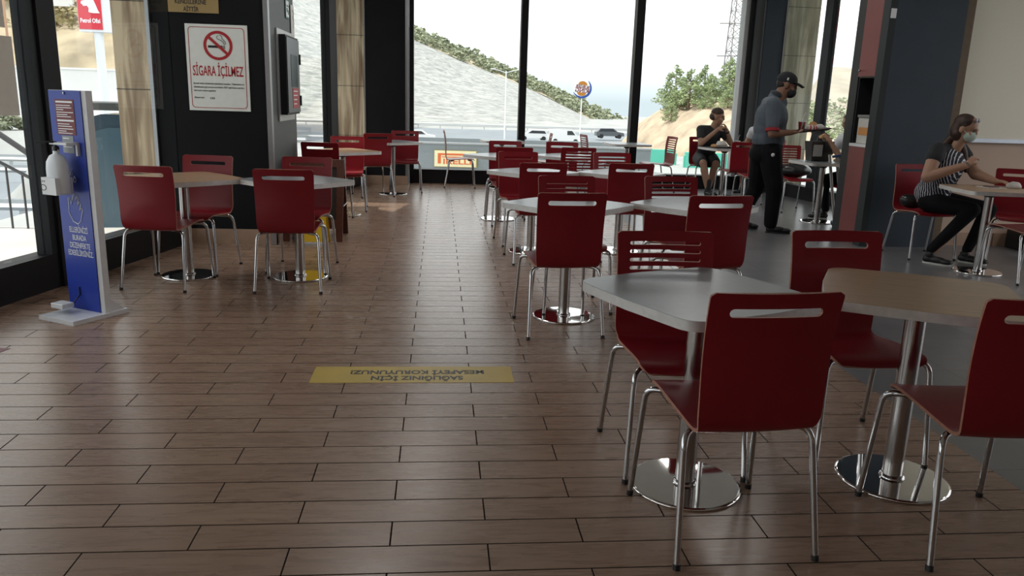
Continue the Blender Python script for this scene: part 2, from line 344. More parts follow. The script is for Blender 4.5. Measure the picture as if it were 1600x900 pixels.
# walls behind the camera, out of view
b = MB(); b.box(9.4, 9.5, -4.2, 7.95, 0, .4); b.box(9.4, 9.5, -4.2, 7.95, 3.2, CEIL); b.box(9.4, 9.5, 7.6, 7.95, .4, 3.2); b.box(9.4, 9.5, -4.2, 0.5, .4, 3.2); struct(b.build('wall_far_right', WALLB))
b = MB(); b.box(-5, 9.5, -4.3, -4.2, 0, CEIL); struct(b.build('wall_front', WALLB))
# ================================================================== added lamps above the frame, fill for the dim interior
def lamp(x, y):
    t = thing('fill_lamp', 'added square fill lamp above the dining room, out of the frame', 'lamp', (x, y, CEIL-.03), 0, 'added fill lamps')
    q = MB(); q.box(-.31, .31, -.31, .31, 0, .03); q.build('housing', WHITEP, t)
    q = MB(); q.box(-.28, .28, -.28, .28, -.006, 0); q.build('diffuser', mat('fill_diffuser', (.8, .8, .8), .6, emit=(1, .93, .84), estr=3.0), t)
    L = bpy.data.lights.new('fill_light', 'AREA'); L.shape = 'SQUARE'; L.size = .55; L.energy = FILL_POWER; L.color = (1, .98, .96)
    lo = bpy.data.objects.new('fill_light', L); COL.objects.link(lo); lo.parent = t; lo.location = (0, 0, -.02)
for x, y in ((-.6, 6.6), (3.0, 7.0), (-.2, 9.2), (3.4, 10.0), (7.2, 4.6)): lamp(x, y)
# ================================================================== CHAIRS
def shell_mesh(slats):
    prof = catmull([(0, .222, .424), (0, .208, .441), (0, .165, .452), (0, .08, .450), (0, -.03, .441), (0, -.12, .432), (0, -.176, .430), (0, -.208, .444), (0, -.221, .480), (0, -.222, .56), (0, -.222, .66), (0, -.232, .77), (0, -.252, .872)], 4)
    L = [0]
    for a, c in zip(prof, prof[1:]): L.append(L[-1]+(c-a).length)
    tot = L[-1]; nu = 18
    def half(s, p):
        z = p.z
        h = .190-.004*min(1, max(0, (-p.y)/.16))
        if p.y < -.19:
            h = .186+.009*min(1, max(0, (z-.445)/.04))**.6 + .008*max(0, (z-.49)/.38)
        for d, r in ((s, .045), (tot-s, .016)):
            if d < r: h -= r-math.sqrt(max(0, r*r-(r-d)**2))
        return h
    idx = list(range(len(prof)))
    extra = []
    # finer sampling near the two free edges for rounded corners
    P = []
    for i, p in enumerate(prof):
        P.append((L[i], p))
        if i in (0, 1, 2) or i >= len(prof)-3:
            if i+1 < len(prof):
                for t in (.33, .66): P.append((L[i]+t*(L[i+1]-L[i]), p.lerp(prof[i+1], t)))
    vs = []; fs = []
    for s, p in P:
        h = half(s, p)
        back = min(1, max(0, (p.z-.46)/.15)); seat = 1-back
        for k in range(nu+1):
            u = -1+2*k/nu
            y = p.y-.016*(1-u*u)*back+.0*u
            z = p.z+.0-.006*(1-u*u)*seat
            vs.append((u*h, y, z))
    n = nu+1
    for j in range(len(P)-1):
        for k in range(nu): fs.append((j*n+k, j*n+k+1, (j+1)*n+k+1, (j+1)*n+k))
    me = bpy.data.meshes.new('shell'); me.from_pydata(vs, [], fs); me.materials.append(RED); me.materials.append(PLY); me.update()
    o = bpy.data.objects.new('shell', me); COL.objects.link(o)
    m = o.modifiers.new('s', 'SOLIDIFY'); m.thickness = .011; m.offset = 0; m.material_offset_rim = 1
    # cutters
    q = MB()
    def slot(z, hw, hh):
        pts = []
        for a in range(9): t = -math.pi/2+math.pi*a/8; pts.append((hw-hh+hh*math.cos(t), z+hh*math.sin(t)))
        for a in range(9): t = math.pi/2+math.pi*a/8; pts.append((-hw+hh+hh*math.cos(t), z+hh*math.sin(t)))
        nn = len(pts); v = [(x, -.36, zz) for x, zz in pts]+[(x, -.14, zz) for x, zz in pts]
        q.add(v, [tuple(range(nn)), tuple(range(nn, 2*nn))[::-1]]+[(i, n_ , nn+n_, nn+i) for i, n_ in ((i, (i+1) % nn) for i in range(nn))][0:0]+[(nn+i, nn+(i+1) % nn, (i+1) % nn, i) for i in range(nn)])
    if slats:
        for i in range(7): slot(.824-.0335*i, .148, .0075)
    else: slot(.812, .142, .0135)
    c = q.build('cut', PLY)
    bm = bmesh.new(); bm.from_mesh(c.data); bmesh.ops.recalc_face_normals(bm, faces=bm.faces[:]); bm.to_mesh(c.data); bm.free()
    bo = o.modifiers.new('b', 'BOOLEAN'); bo.operation = 'DIFFERENCE'; bo.object = c; bo.solver = 'EXACT'; bo.material_mode = 'TRANSFER' if hasattr(bo, 'material_mode') else bo.material_mode
    r = evaluated(o, 'shell_slats' if slats else 'shell_slot')
    scrap(o); scrap(c)
    for p in r.polygons: p.use_smooth = abs(p.normal.x) < .5 and (p.material_index == 0)
    try: r.set_sharp_from_angle(angle=R(40))
    except Exception: pass
    return r
CAPM = BLACKP
SH = {False: shell_mesh(False), True: shell_mesh(True)}
def leg_pts(front, sgn):
    if front: P = [(.228*sgn, .232, .012), (.212*sgn, .200, .36), (.209*sgn, .196, .395), (.200*sgn, .186, .415), (.180*sgn, .168, .425), (.12*sgn, .13, .427)]
    else: P = [(.228*sgn, -.240, .012), (.212*sgn, -.178, .345), (.209*sgn, -.172, .378), (.200*sgn, -.160, .402), (.180*sgn, -.145, .413), (.12*sgn, -.11, .418)]
    return [P[0]]+catmull(P[1:], 4)
def make_chair(slats, label):
    t = thing('dining_chair', label, 'chair')
    o = bpy.data.objects.new('seat_shell', SH[slats]); COL.objects.link(o); o.parent = t
    for fr in (True, False):
        for sg in (-1, 1):
            P = leg_pts(fr, sg); q = MB(); q.tube(P, .0108, 12); lg = q.build('leg', CHROME, t)
            a, c = Vector(P[0]), Vector(P[1]); d = (a-c).normalized()
            q = MB(); q.tube([a-d*.006, a+d*.012], .0122, 12); q.build('foot_cap', CAPM, lg)
        y, z = (.13, .427) if fr else (-.11, .418)
        q = MB(); q.tube([(-.12, y, z), (0, y-.01*(1 if fr else -1), z+.001), (.12, y, z)], .0108, 10); q.build('crossbar', CHROME, t)
    return t
PROTO = {}
CH = []
def chair(x, y, rz, label, slats=False, group=None):
    if slats not in PROTO: t = PROTO[slats] = make_chair(slats, label)
    else: t = copy_tree(PROTO[slats])
    t.location = (x, y, 0); t.rotation_euler = (0, 0, R(rz)); t['label'] = label
    t['group'] = group or 'red moulded dining chairs'
    return t
G1 = 'red moulded dining chairs'
# front pair of tables
chair(.94, 2.335, 4, 'largest red chair, back to us, at the grey foreground tabletop')
chair(.925, 2.865, 180, 'red chair with slatted back across the foreground grey tabletop', True)
chair(1.76, 2.27, -3, 'red chair cut by the right photo edge at the tan foreground tabletop')
chair(1.70, 2.95, 180, 'red chair with one handle slot facing us behind the foreground tan tabletop')
# second row
chair(.735, 4.68, 5, 'red chair, back to us, at the bright table in the middle of the room')
chair(.90, 5.20, 184, 'red slatted chair half hidden behind the chair at the middle white table', True)
chair(1.60, 4.69, 8, 'red chair, back to us, just beyond the right end of the grey foreground tabletop')
chair(1.69, 5.33, 186, 'red slatted chair facing us behind the table right of the middle bright table', True)
# third row
chair(.84, 6.80, 5, 'red chair, back to us, just behind the left of the middle bright table')
chair(.81, 7.66, 187, 'red chair facing us with a pale sheen, across the left third-row table')
chair(1.625, 6.96, 5, 'red chair, back to us, at the right table of the third row')
chair(1.80, 7.86, 186, 'red slatted chair facing us across the right table of the third row', True)
# fourth row
chair(.79, 8.88, 5, 'red chair, back to us, at the left table of the fourth row')
chair(.79, 9.62, 176, 'red chair across the left fourth-row table, only its top rim showing')
chair(1.54, 9.12, 4, 'red slatted chair, back to us, at the right table of the fourth row', True)
chair(1.50, 9.72, 172, 'red chair facing us across the right table of the fourth row, with a bright slot')
# by the back windows
chair(.32, 12.58, -90, 'red chair standing alone in profile by the window above the yellow banner')
chair(1.50, 12.55, 86, 'thin red chair back in profile just right of the left window mullion')
chair(2.50, 12.50, -84, 'red slatted chair in profile left of the table at the middle window', True)
chair(3.46, 12.50, 97, 'red slatted chair in profile in front of the brown dirt mound', True)
# left side
chair(-1.945, 5.77, -9, 'red chair, back to us, beside the sanitizer stand')
chair(-1.87, 6.27, 172, 'red chair facing us against the dark pillar under the no smoking sign')
chair(-1.055, 5.73, 0, 'red chair, back to us, nearest the aisle on the left side')
chair(-1.09, 6.34, 176, 'red chair facing us just in front of the folding wooden board')
chair(-1.24, 8.88, -7, 'dark red chair, back to us, behind the wooden board at the tan table', False)
chair(-1.12, 9.78, 184, 'bright red chair facing us across the brown table by the left window')
chair(-.93, 11.22, 22, 'red chair, back to us, at the table by the left rear column')
chair(-.50, 11.80, 184, 'red chair facing us at the table by the left rear column')
# right rear
chair(4.26, 12.50, 182, 'red chair under the seated man in the black shirt')
chair(4.40, 11.50, 3, 'red chair, back to us, at the table of the man in black')
chair(5.15, 12.32, 114, 'red chair under the diner hidden behind the waiter')
chair(4.40, 10.75, 0, 'plain red chair back seen just right of the waiter')
chair(4.80, 10.42, 183, 'red slatted chair carrying a black handbag', True)
chair(5.18, 9.52, 92, 'red chair under the white shirted diner behind the grey post')
# woman's table
chair(4.69, 7.23, 180, 'red chair under the woman with the face mask')
chair(4.98, 6.22, 6, 'red chair cut by the right edge, back to us, at the masked woman\'s table')
chair(5.42, 6.92, 150, 'red chair by the beige wall at the far right edge')
# ================================================================== TABLES
def rsq(h, r, bow=.012, n=6):
    pts = []
    for q_ in range(4):
        cx, cy = [(h-r, h-r), (-h+r, h-r), (-h+r, -h+r), (h-r, -h+r)][q_]
        for k in range(n+1):
            a = math.pi/2*(q_+k/n); pts.append((cx+r*math.cos(a), cy+r*math.sin(a)))
        # bowed edge midpoint
        a = math.pi/2*(q_+1); pts.append(((h+bow)*math.cos(a), (h+bow)*math.sin(a)))
    return pts
TP = {}
def table(x, y, rz, top, label, half=.32, zt=.745):
    key = (top.name, half, zt)
    if key not in TP:
        t = thing('pedestal_table', label, 'table')
        q = MB(); q.prism(rsq(half-.0015, .075), zt-.034, zt); q.build('tabletop', top, t)
        q = MB()
        o_, i_ = rsq(half, .075), rsq(half-.003, .073); n = len(o_)
        v = [(a, b_, zt-.034) for a, b_ in o_]+[(a, b_, zt-.001) for a, b_ in o_]+[(a, b_, zt-.001) for a, b_ in i_]+[(a, b_, zt-.034) for a, b_ in i_]
        f = []
        for i in range(n):
            j = (i+1) % n; f += [(i, j, n+j, n+i), (n+i, n+j, 2*n+j, 2*n+i), (3*n+i, 3*n+j, j, i)]
        q.add(v, [g for k, g in enumerate(f) if k % 3 == 0], True); q.add(v, [g for k, g in enumerate(f) if k % 3], False); q.build('edge_band', ALU, t)
        q = MB(); q.tube([(0, 0, .012), (0, 0, zt-.06)], .036, 28); pl = q.build('pole', STEELP, t)
        q = MB(); q.box(-.14, .14, -.14, .14, zt-.044, zt-.0345, bev=.003); q.lathe([(.06, zt-.046), (.045, zt-.07), (.037, zt-.075)], n=20); q.build('top_bracket', BLACKP, t)
        q = MB(); q.lathe([(.001, .0125), (.05, .0125), (.196, .0105)], n=48); q.lathe([(.196, .0105), (.205, .008), (.2055, .0015), (.2, .0005), (.001, .0005)], n=48)
        q.build('base_plate', MIRROR, t)
        q = MB(); q.lathe([(.046, .0125), (.044, .022), (.037, .024)], n=28); q.build('pole_collar', CHROME, t)
        TP[key] = t
    else: t = copy_tree(TP[key])
    t.location = (x, y, 0); t.rotation_euler = (0, 0, R(rz)); t['label'] = label; t['group'] = 'square pedestal tables'
    return t
STEELP = mat('steel_pole', (.46, .44, .43), .22, 1.0)
WHTOP = GREYTOP
table(.92, 2.62, 24, GREYTOP, 'grey square pedestal table in the foreground, between two red chairs')
table(1.745, 2.64, -28, TANTOP, 'tan wood topped pedestal table at the right foreground edge')
table(.82, 4.95, 45, GREYTOP, 'bright pedestal table in the middle of the room, its whole base showing')
table(1.665, 5.02, 40, GREYTOP, 'grey pedestal table to the right of the middle white table')
table(.85, 7.20, 42, GREYTOP, 'pedestal table at the left of the third row, behind the middle white table')
table(1.69, 7.26, 47, GREYTOP, 'pedestal table at the right of the third row, its base catching the light')
table(.69, 9.20, 42, GREYTOP, 'pedestal table at the left of the fourth row beside the aisle')
table(1.50, 9.40, 45, GREYTOP, 'pedestal table at the right of the fourth row')
table(.97, 12.52, 5, GREYTOP, 'thin grey pedestal table standing at the back window, right of the lone chair')
table(2.98, 12.55, 5, GREYTOP, 'grey pedestal table against the middle window mullion')
table(-1.89, 6.05, 42, TANTOP, 'brown topped pedestal table under the no smoking sign', .34)
table(-1.06, 6.04, 48, GREYTOP, 'grey pedestal table on the left side nearest the aisle')
table(-1.12, 9.36, 40, TANTOP, 'brown topped pedestal table behind the wooden board', .34)
table(-.665, 11.46, 40, GREYTOP, 'pedestal table by the left rear column between two red chairs')
table(4.38, 11.98, 8, GREYTOP, 'pedestal table of the man in the black shirt')
table(4.70, 9.40, 5, GREYTOP, 'pedestal table with the tote bag behind the grey post')
table(4.80, 6.50, -8, TANTOP, 'brown topped pedestal table in front of the masked woman')
# ================================================================== SANITIZER STAND
st = thing('sanitizer_stand', 'tall blue and white hand sanitizer stand by the glass door', 'sanitizer stand', (-2.185, 4.94, 0), R(-29.4))
q = MB(); q.box(-.135, .135, 0, .006, .02, 1.35); q.build('blue_panel', BLUE, st)
q = MB(); q.prism([(-.138, .006), (.138, .006), (.165, .012), (.165, .055), (-.138, .055)], .024, 1.352)
q.build('white_body', WHITEP, st)
q = MB(); q.prism([(-.128, -.215), (.172, -.215), (.185, .16), (.10, .16), (-.06, .10), (-.135, .10)], 0, .026); q.build('base_plate', mat('glossy_white_board', (.78, .80, .84), .12, coat=.5), st)
q = MB(); q.add([(.14, .055, .026), (.165, .055, .026), (.165, .055, .10), (.165, .15, .026), (.14, .15, .026), (.14, .055, .10)], [(1, 3, 2), (0, 5, 4), (2, 3, 4, 5)]); q.build('gusset', WHITEP, st)
q = MB(); q.box(-.125, -.02, -.135, -.055, .055, .085, bev=.004); pd = q.build('pedal', WHITEP, st)
q = MB(); q.tube([(-.03, -.06, .07), (-.03, -.005, .12), (-.03, -.005, .17)], .004, 8); q.build('rod', BLACKP, pd)
def text_on(parent, name, body, size, m, x, z, y=-.001, width=None, bold=0, line=1.0, align='CENTER', rx=90, rz=0, depth=.0006, spacing=1):
    vs, fs = text_mb(body, size, width, bold, depth, line, align, 0, spacing)
    q = MB(); q.add(vs, fs); o = q.build(name, m, parent)
    o.location = (x, y, z); o.rotation_euler = (R(rx), 0, R(rz)); return o
text_on(st, 'instruction_lettering', 'ELLERİNİZİ\nBURADA\nDEZENFEKTE\nEDEBİLİRSİNİZ.', .048, WHITEINK, .012, .455, line=1.0, width=.215, bold=0)
def stroke(pts, r, y=-.0015): return [(a, y, c) for a, c in pts], r
# hand and drops pictogram
q = MB()
hand = [(-.055, .70), (-.058, .64), (-.03, .59), (.01, .575), (.04, .60), (.062, .665), (.055, .678), (.035, .66), (.052, .70), (.044, .715), (.022, .69), (.036, .735), (.026, .748), (.004, .715), (.012, .752), (.0, .762), (-.022, .72), (-.032, .69), (-.045, .735), (-.055, .73), (-.055, .70)]
q.tube([(a+.005, -.001, c-.01) for a, c in hand], .0028, 6)
for (cx, cz, s_) in ((-.015, .80, 1.0), (.022, .83, .8), (.0, .868, .6)):
    d = [(cx, cz+.034*s_)]+[(cx+.014*s_*math.sin(a), cz-.014*s_*math.cos(a)*1.0) for a in [R(x) for x in range(-115, 116, 23)][::-1]]+[(cx, cz+.034*s_)]
    q.tube([(a, -.001, c) for a, c in d], .0024, 6)
q.build('hand_pictogram', WHITEINK, st)
q = MB(); q.box(-.085, .075, -.002, 0, 1.095, 1.30); nb = q.build('red_notice', mat('red_notice_print', (.15, .008, .010), .5), st)
q = MB()
for i, (z, w) in enumerate([(1.285, .14), (1.265, .12), (1.252, .13), (1.24, .06), (1.225, .14), (1.212, .09), (1.20, .12), (1.178, .14), (1.158, .10), (1.145, .12), (1.13, .13), (1.117, .07), (1.105, .12)]):
    h = .005 if i in (0, 7) else .0022
    q.box(-.075, -.075+w, -.003, -.002, z-h, z+h)
q.build('printed_lines', WHITEINK, nb)
q = MB(); q.box(-.05, .045, -.002, 0, .99, 1.09); gn = q.build('grey_notice', mat('grey_notice_print', (.30, .31, .31), .5), st)
q = MB()
for z, w in ((1.075, .05), (1.05, .08), (1.04, .06), (1.025, .07)): q.box(-.04, -.04+w, -.003, -.002, z-.003, z+.003)
q.build('printed_lines', WHITEINK, gn)
q = MB(); q.lathe([(.008, 0), (.008, .006), (.001, .007)], n=14, T=Matrix.Translation((0, 0, 1.335)) @ Matrix.Rotation(R(90), 4, 'X')); q.build('hanging_bolt', CHROME, st)
# dispenser on the stand
DT = Matrix.Translation((.055, .0, -.085)) @ Matrix.Diagonal((1.2, .95, 1.18, 1))
q = MB(); q.box(-.09, .03, -.09, 0, .955, .966, T=DT); q.box(.02, .032, -.02, 0, .90, .96, T=DT); q.build('bracket', WHITEP, st)
TR = mat('translucent_white_plastic', (.66, .68, .72), .3)
bo = MB(); bo.lathe([(.001, 0), (.05, 0), (.056, .008), (.056, .12), (.052, .155), (.035, .185), (.016, .195), (.016, .215)], n=24, T=DT @ Matrix.Translation((-.055, -.082, .715)) @ Matrix.Diagonal((1.15, .95, 1, 1)))
bt = bo.build('bottle', TR, st)
q = MB(); q.lathe([(.018, 0), (.018, .02), (.008, .024), (.008, .045)], n=16, T=DT @ Matrix.Translation((-.055, -.082, .925))); q.tube([(-.055, -.082, .967), (-.075, -.11, .968), (-.12, -.145, .962)], .005, 8, T=DT); q.build('pump_head', BLACKP, bt)
q = MB(); q.box(-.112, -.012, -.148, -.03, .71, .795, T=DT); q.build('holder_box', WHITEP, st)
q = MB()
q.tube([(-.10+.02*math.cos(a), -.1485, .745+.014*math.sin(a)) for a in [R(30*k) for k in range(13)]], .002, 5, T=DT)
for k in range(3): q.tube([(-.115+.012*k, -.1485, .772), (-.112+.012*k, -.1485, .780)], .002, 5, T=DT)
q.build('holder_mark', BLACKP, st)
# ================================================================== SIGNS ON THE PILLAR
PY = 7.37
sg = thing('no_smoking_sign', 'white rectangular no smoking sign with red lettering on the dark pillar', 'sign', (-1.94, PY, 1.565), 0)
SW, SHH = .262, .365
RINK = mat('red_ink', (.42, .012, .02), .5); BINK = mat('black_ink', (.012, .012, .014), .5); PAPER = mat('white_sign_board', (.78, .81, .77), .45)
q = MB(); q.box(-SW, SW, -.012, 0, -SHH, SHH); q.build('board', PAPER, sg)
def rrect(w, h, r, n=6):
    P = []
    for k, (cx, cy) in enumerate([(w-r, h-r), (-w+r, h-r), (-w+r, -h+r), (w-r, -h+r)]):
        for i in range(n+1): a = math.pi/2*(k+i/n); P.append((cx+r*math.cos(a), cy+r*math.sin(a)))
    return P
def ring_mb(q, out, inn, y0, y1):
    n = len(out); v = [(a, y0, c) for a, c in out]+[(a, y0, c) for a, c in inn]+[(a, y1, c) for a, c in out]+[(a, y1, c) for a, c in inn]
    f = []
    for i in range(n):
        j = (i+1) % n; f += [(i, j, n+j, n+i), (2*n+i, 2*n+j, j, i), (n+i, n+j, 3*n+j, 3*n+i)]
    q.add(v, f)
q = MB(); ring_mb(q, rrect(.238, .342, .03), rrect(.233, .337, .026), -.0135, -.012); q.build('border_line', RINK, sg)
circ = lambda r, cx=0, cz=0, n=40: [(cx+r*math.cos(2*math.pi*k/n), cz+r*math.sin(2*math.pi*k/n)) for k in range(n)]
q = MB(); ring_mb(q, circ(.123, .01, .19), circ(.099, .01, .19), -.0145, -.012)
c_, s_ = math.cos(R(-42)), math.sin(R(-42)); pts = [(-.108, -.0115), (.108, -.0115), (.108, .0115), (-.108, .0115)]
pts = [(.01+a*c_-b_*s_, .19+a*s_+b_*c_) for a, b_ in pts]
q.add([(a, -.0150, c) for a, c in pts]+[(a, -.012, c) for a, c in pts], [(0, 1, 2, 3), (0, 4, 5, 1), (1, 5, 6, 2), (2, 6, 7, 3), (3, 7, 4, 0)])
q.build('prohibition_ring', RINK, sg)
q = MB(); q.box(-.075, .045, -.0135, -.012, .170, .190); q.box(.05, .056, -.0135, -.012, .162, .190); q.box(.062, .068, -.0135, -.012, .162, .190)
q.tube([(.015, -.0125, .275), (.0, -.0125, .262), (.008, -.0125, .245), (.035, -.0125, .235), (.055, -.0125, .22), (.064, -.0125, .196)], .0026, 6)
q.tube([(.028, -.0125, .278), (.045, -.0125, .268), (.045, -.0125, .25), (.058, -.0125, .238), (.073, -.0125, .22), (.074, -.0125, .2)], .0026, 6)
q.build('cigarette_pictogram', BINK, sg)
def headline(parent, name, body, m, w, h, x, z, y, bold=.0):
    vs, fs = text_mb(body, .1, None, bold, .0006)
    xs = [v.x for v in vs]; ys = [v.y for v in vs]; kx = w/(max(xs)-min(xs)); ky = h/(max(ys)-min(ys)); cx = (max(xs)+min(xs))/2; cy = (max(ys)+min(ys))/2
    q = MB(); q.add([((v.x-cx)*kx, (v.y-cy)*ky, v.z) for v in vs], fs); o = q.build(name, m, parent); o.location = (x, y, z); o.rotation_euler = (R(90), 0, 0); return o
headline(sg, 'headline_lettering', 'SİGARA İÇİLMEZ', RINK, .43, .135, 0, -.02, -.0128, .0014)
for i, tx in enumerate(['Burada tütün ürünlerinin tüketilmesi yasaktır. Tüketenlere ve', 'tüketilmesine göz yuman sorumlulara 4207 sayılı kanun uyarınca', 'idari para cezası uygulanır.']):
    headline(sg, 'small_lettering', tx, BINK, .43 if i < 2 else .19, .020, 0 if i < 2 else -.12, -.135-.03*i, -.0128, .001)
headline(sg, 'small_lettering', 'Şikayet için:', BINK, .085, .02, -.172, -.255, -.0128, .001)
headline(sg, 'small_lettering', '155', BINK, .04, .016, -.06, -.258, -.0128, .003)
gs = thing('gold_notice_plate', 'gold plate with dark lettering at the top of the dark pillar', 'sign', (-2.12, PY, 2.17), 0)
q = MB(); q.box(-.21, .21, -.01, 0, -.15, .15); q.build('plate', mat('gold_plate', (.36, .25, .10), .45), gs)
headline(gs, 'lettering', 'KENDİLERİNE', BINK, .26, .05, -.02, -.055, -.0106, .002)
headline(gs, 'lettering', 'AİTTİR', BINK, .13, .05, -.02, -.115, -.0106, .002)
# fire cabinet on the pillar side
fc = thing('wall_cabinet', 'black framed glass wall cabinet on the grey side of the pillar', 'cabinet', (-1.505, 8.10, 1.53), 0)
q = MB(); q.box(0, .012, -.39, .39, -.42, .42); q.build('mounting_plate', mat('silver_plate', (.5, .5, .5), .4, .6), fc)
q = MB(); q.box(.012, .075, -.33, .33, -.36, .37, bev=.004); q.build('body', FRAME, fc)
dr = MB(); dr.box(.075, .085, -.32, .32, -.34, .35); d_ = dr.build('door', mat('grey_cabinet_door', (.045, .05, .055), .3), fc)
q = MB(); q.box(.085, .088, -.14, .20, -.1, .2); q.build('dark_green_window', mat('dark_green_glass', (.01, .035, .02), .15), d_)
q = MB(); q.box(.085, .088, -.10, .22, -.30, -.11); rl = q.build('red_label', RINK, d_)
q = MB()
for i in range(4): q.box(.088, .089, -.06+.0*i, .16-.02*i, -.145-.04*i, -.135-.04*i)
q.build('label_lines', WHITEINK, rl)
q = MB(); q.box(.08, .098, .32, .335, .12, .22); q.box(.08, .098, .32, .335, -.28, -.18); q.build('hinge', BLACKP, fc)
pn = MB(); pn.box(0, .004, -.085, .085, -.09, .09); pp = pn.build('green_sign', mat('green_sign_frame', (.05, .22, .17), .5)); pp.location = (-1.502, 8.30, 2.17); tag(pp, 'small green and white safety sign above the wall cabinet', 'sign')
q = MB(); q.box(.004, .006, -.07, .07, -.075, .075); q.build('white_field', WHITEINK, pp)
q = MB(); q.box(.006, .008, -.05, .05, .02, .035); q.box(.006, .008, -.05, .0, -.03, .01); q.box(.006, .008, .02, .05, -.05, -.01); q.build('symbols', mat('green_ink', (.02, .14, .10), .5), pp)
q = MB(); q.prism([(0, -.09), (.004, -.09), (.01, .0), (.004, .08), (0, .08)], -.17, .17); o = q.build('paper_note', mat('white_paper', (.7, .7, .68), .7)); o.location = (-1.50, 8.56, 2.06)
tag(o, 'white paper sheet stuck on the pillar edge above the wall cabinet', 'paper')
q = MB()
q.tube([(.012, -.05, .12), (.012, .03, .10), (.012, -.02, .05), (.012, .03, 0), (.012, -.03, -.05)], .002, 4); q.build('printed_lines', mat('grey_ink', (.2, .2, .2), .6), o)
# notices taped on the door glass
NP = mat('grey_brown_paper', (.66, .62, .55), .8)
for nm, y0, y1, z0, z1, lb in (('upper', 5.20, 5.455, 1.72, 2.15, 'grey paper notice taped on the glass door, upper one'), ('lower', 5.20, 5.50, 1.18, 1.67, 'grey paper notice taped on the glass door, lower one')):
    q = MB(); q.prism([(LW(y0)+.008, y0), (LW(y0)+.010, y0), (LW(y1)+.010, y1), (LW(y1)+.008, y1)], z0, z1); o = q.build('paper_notice', NP); tag(o, lb, 'notice')
# ================================================================== FLOOR STICKERS
q = MB(); q.box(-.505, .505, -.12, .12, 0, .0012); sk = q.build('floor_sticker', mat('yellow_sticker', (.50, .35, .055), .45, noise=.08, nscale=6)); sk.location = (-.123, 3.825, .0002)
tag(sk, 'yellow rectangular distance sticker with dark lettering on the aisle floor', 'floor sticker')
for tx, w, dy in (('SAĞLIĞINIZ İÇİN', .46, -.050), ('MESAFEYİ KORUYUNUZ!', .68, .035)):
    vs, fs = text_mb(tx, .075, w, .0022, .0003); q = MB(); q.add(vs, fs); o = q.build('lettering', BINK, sk); o.location = (.02, dy, .0016); o.rotation_euler = (0, 0, math.pi)
q = MB(); q.prism([(-2.75, 4.28), (-2.28, 4.245), (-2.31, 4.13), (-2.78, 4.05)], .0003, .0015); o = q.build('floor_mark', mat('dark_red_sticker', (.16, .02, .03), .5)); tag(o, 'dark red floor sticker corner at the left edge of the photo', 'floor sticker')
# ================================================================== WOODEN A-BOARD and yellow sign
ab = thing('folding_board', 'reddish brown wooden A-frame board standing beside the dark pillar', 'signboard', (-1.20, 7.80, 0), 0)
for sg_, nm in ((-1, 'front_panel'), (1, 'rear_panel')):
    q = MB()
    def sl(x0, x1, z0, z1, th=.022):
        yy = lambda z: sg_*(.235*(1-z/.76)+.01)
        q.add([(x0, yy(z0)-th/2, z0), (x1, yy(z0)-th/2, z0), (x1, yy(z1)-th/2, z1), (x0, yy(z1)-th/2, z1), (x0, yy(z0)+th/2, z0), (x1, yy(z0)+th/2, z0), (x1, yy(z1)+th/2, z1), (x0, yy(z1)+th/2, z1)],
              [(0, 1, 2, 3), (7, 6, 5, 4), (0, 4, 5, 1), (1, 5, 6, 2), (2, 6, 7, 3), (3, 7, 4, 0)])
    sl(-.28, -.215, 0, .76); sl(.215, .28, 0, .76); sl(-.215, .215, .69, .76); sl(-.215, .215, .12, .20)
    fr_ = q.build(nm, BROWNW, ab)
    q = MB(); q.add([( -.215, sg_*(.235*(1-.2/.76)+.01), .20), (.215, sg_*(.235*(1-.2/.76)+.01), .20), (.215, sg_*(.235*(1-.69/.76)+.01), .69), (-.215, sg_*(.235*(1-.69/.76)+.01), .69),
                    ( -.215, sg_*(.235*(1-.2/.76)+.01)+.008, .20), (.215, sg_*(.235*(1-.2/.76)+.01)+.008, .20), (.215, sg_*(.235*(1-.69/.76)+.01)+.008, .69), (-.215, sg_*(.235*(1-.69/.76)+.01)+.008, .69)], [(0, 1, 2, 3), (7, 6, 5, 4), (0, 4, 5, 1), (1, 5, 6, 2), (2, 6, 7, 3), (3, 7, 4, 0)])
    q.build('chalkboard', mat('chalkboard', (.03, .025, .022), .7), fr_)
q = MB(); q.tube([(.285, -.15, .33), (.285, .15, .33)], .006, 6); q.build('stay_bar', TRIMM, ab)
ys = thing('wet_floor_sign', 'yellow plastic folding floor sign behind the left aisle chair', 'floor sign', (-1.17, 7.44, 0), 0)
for sg_, nm in ((-1, 'front_leaf'), (1, 'rear_leaf')):
    q = MB(); yy = lambda z: sg_*(.10*(1-z/.6)+.006)
    pf = [(-.14, 0), (-.115, 0), (-.095, .035), (.095, .035), (.115, 0), (.14, 0), (.10, .60), (-.10, .60)]
    n = len(pf); v = [(x, yy(z)-.004, z) for x, z in pf]+[(x, yy(z)+.004, z) for x, z in pf]
    q.add(v, [tuple(range(n)), tuple(range(n, 2*n))[::-1]]+[(i, n+i, n+(i+1) % n, (i+1) % n) for i in range(n)]); q.build(nm, YELLOW, ys)
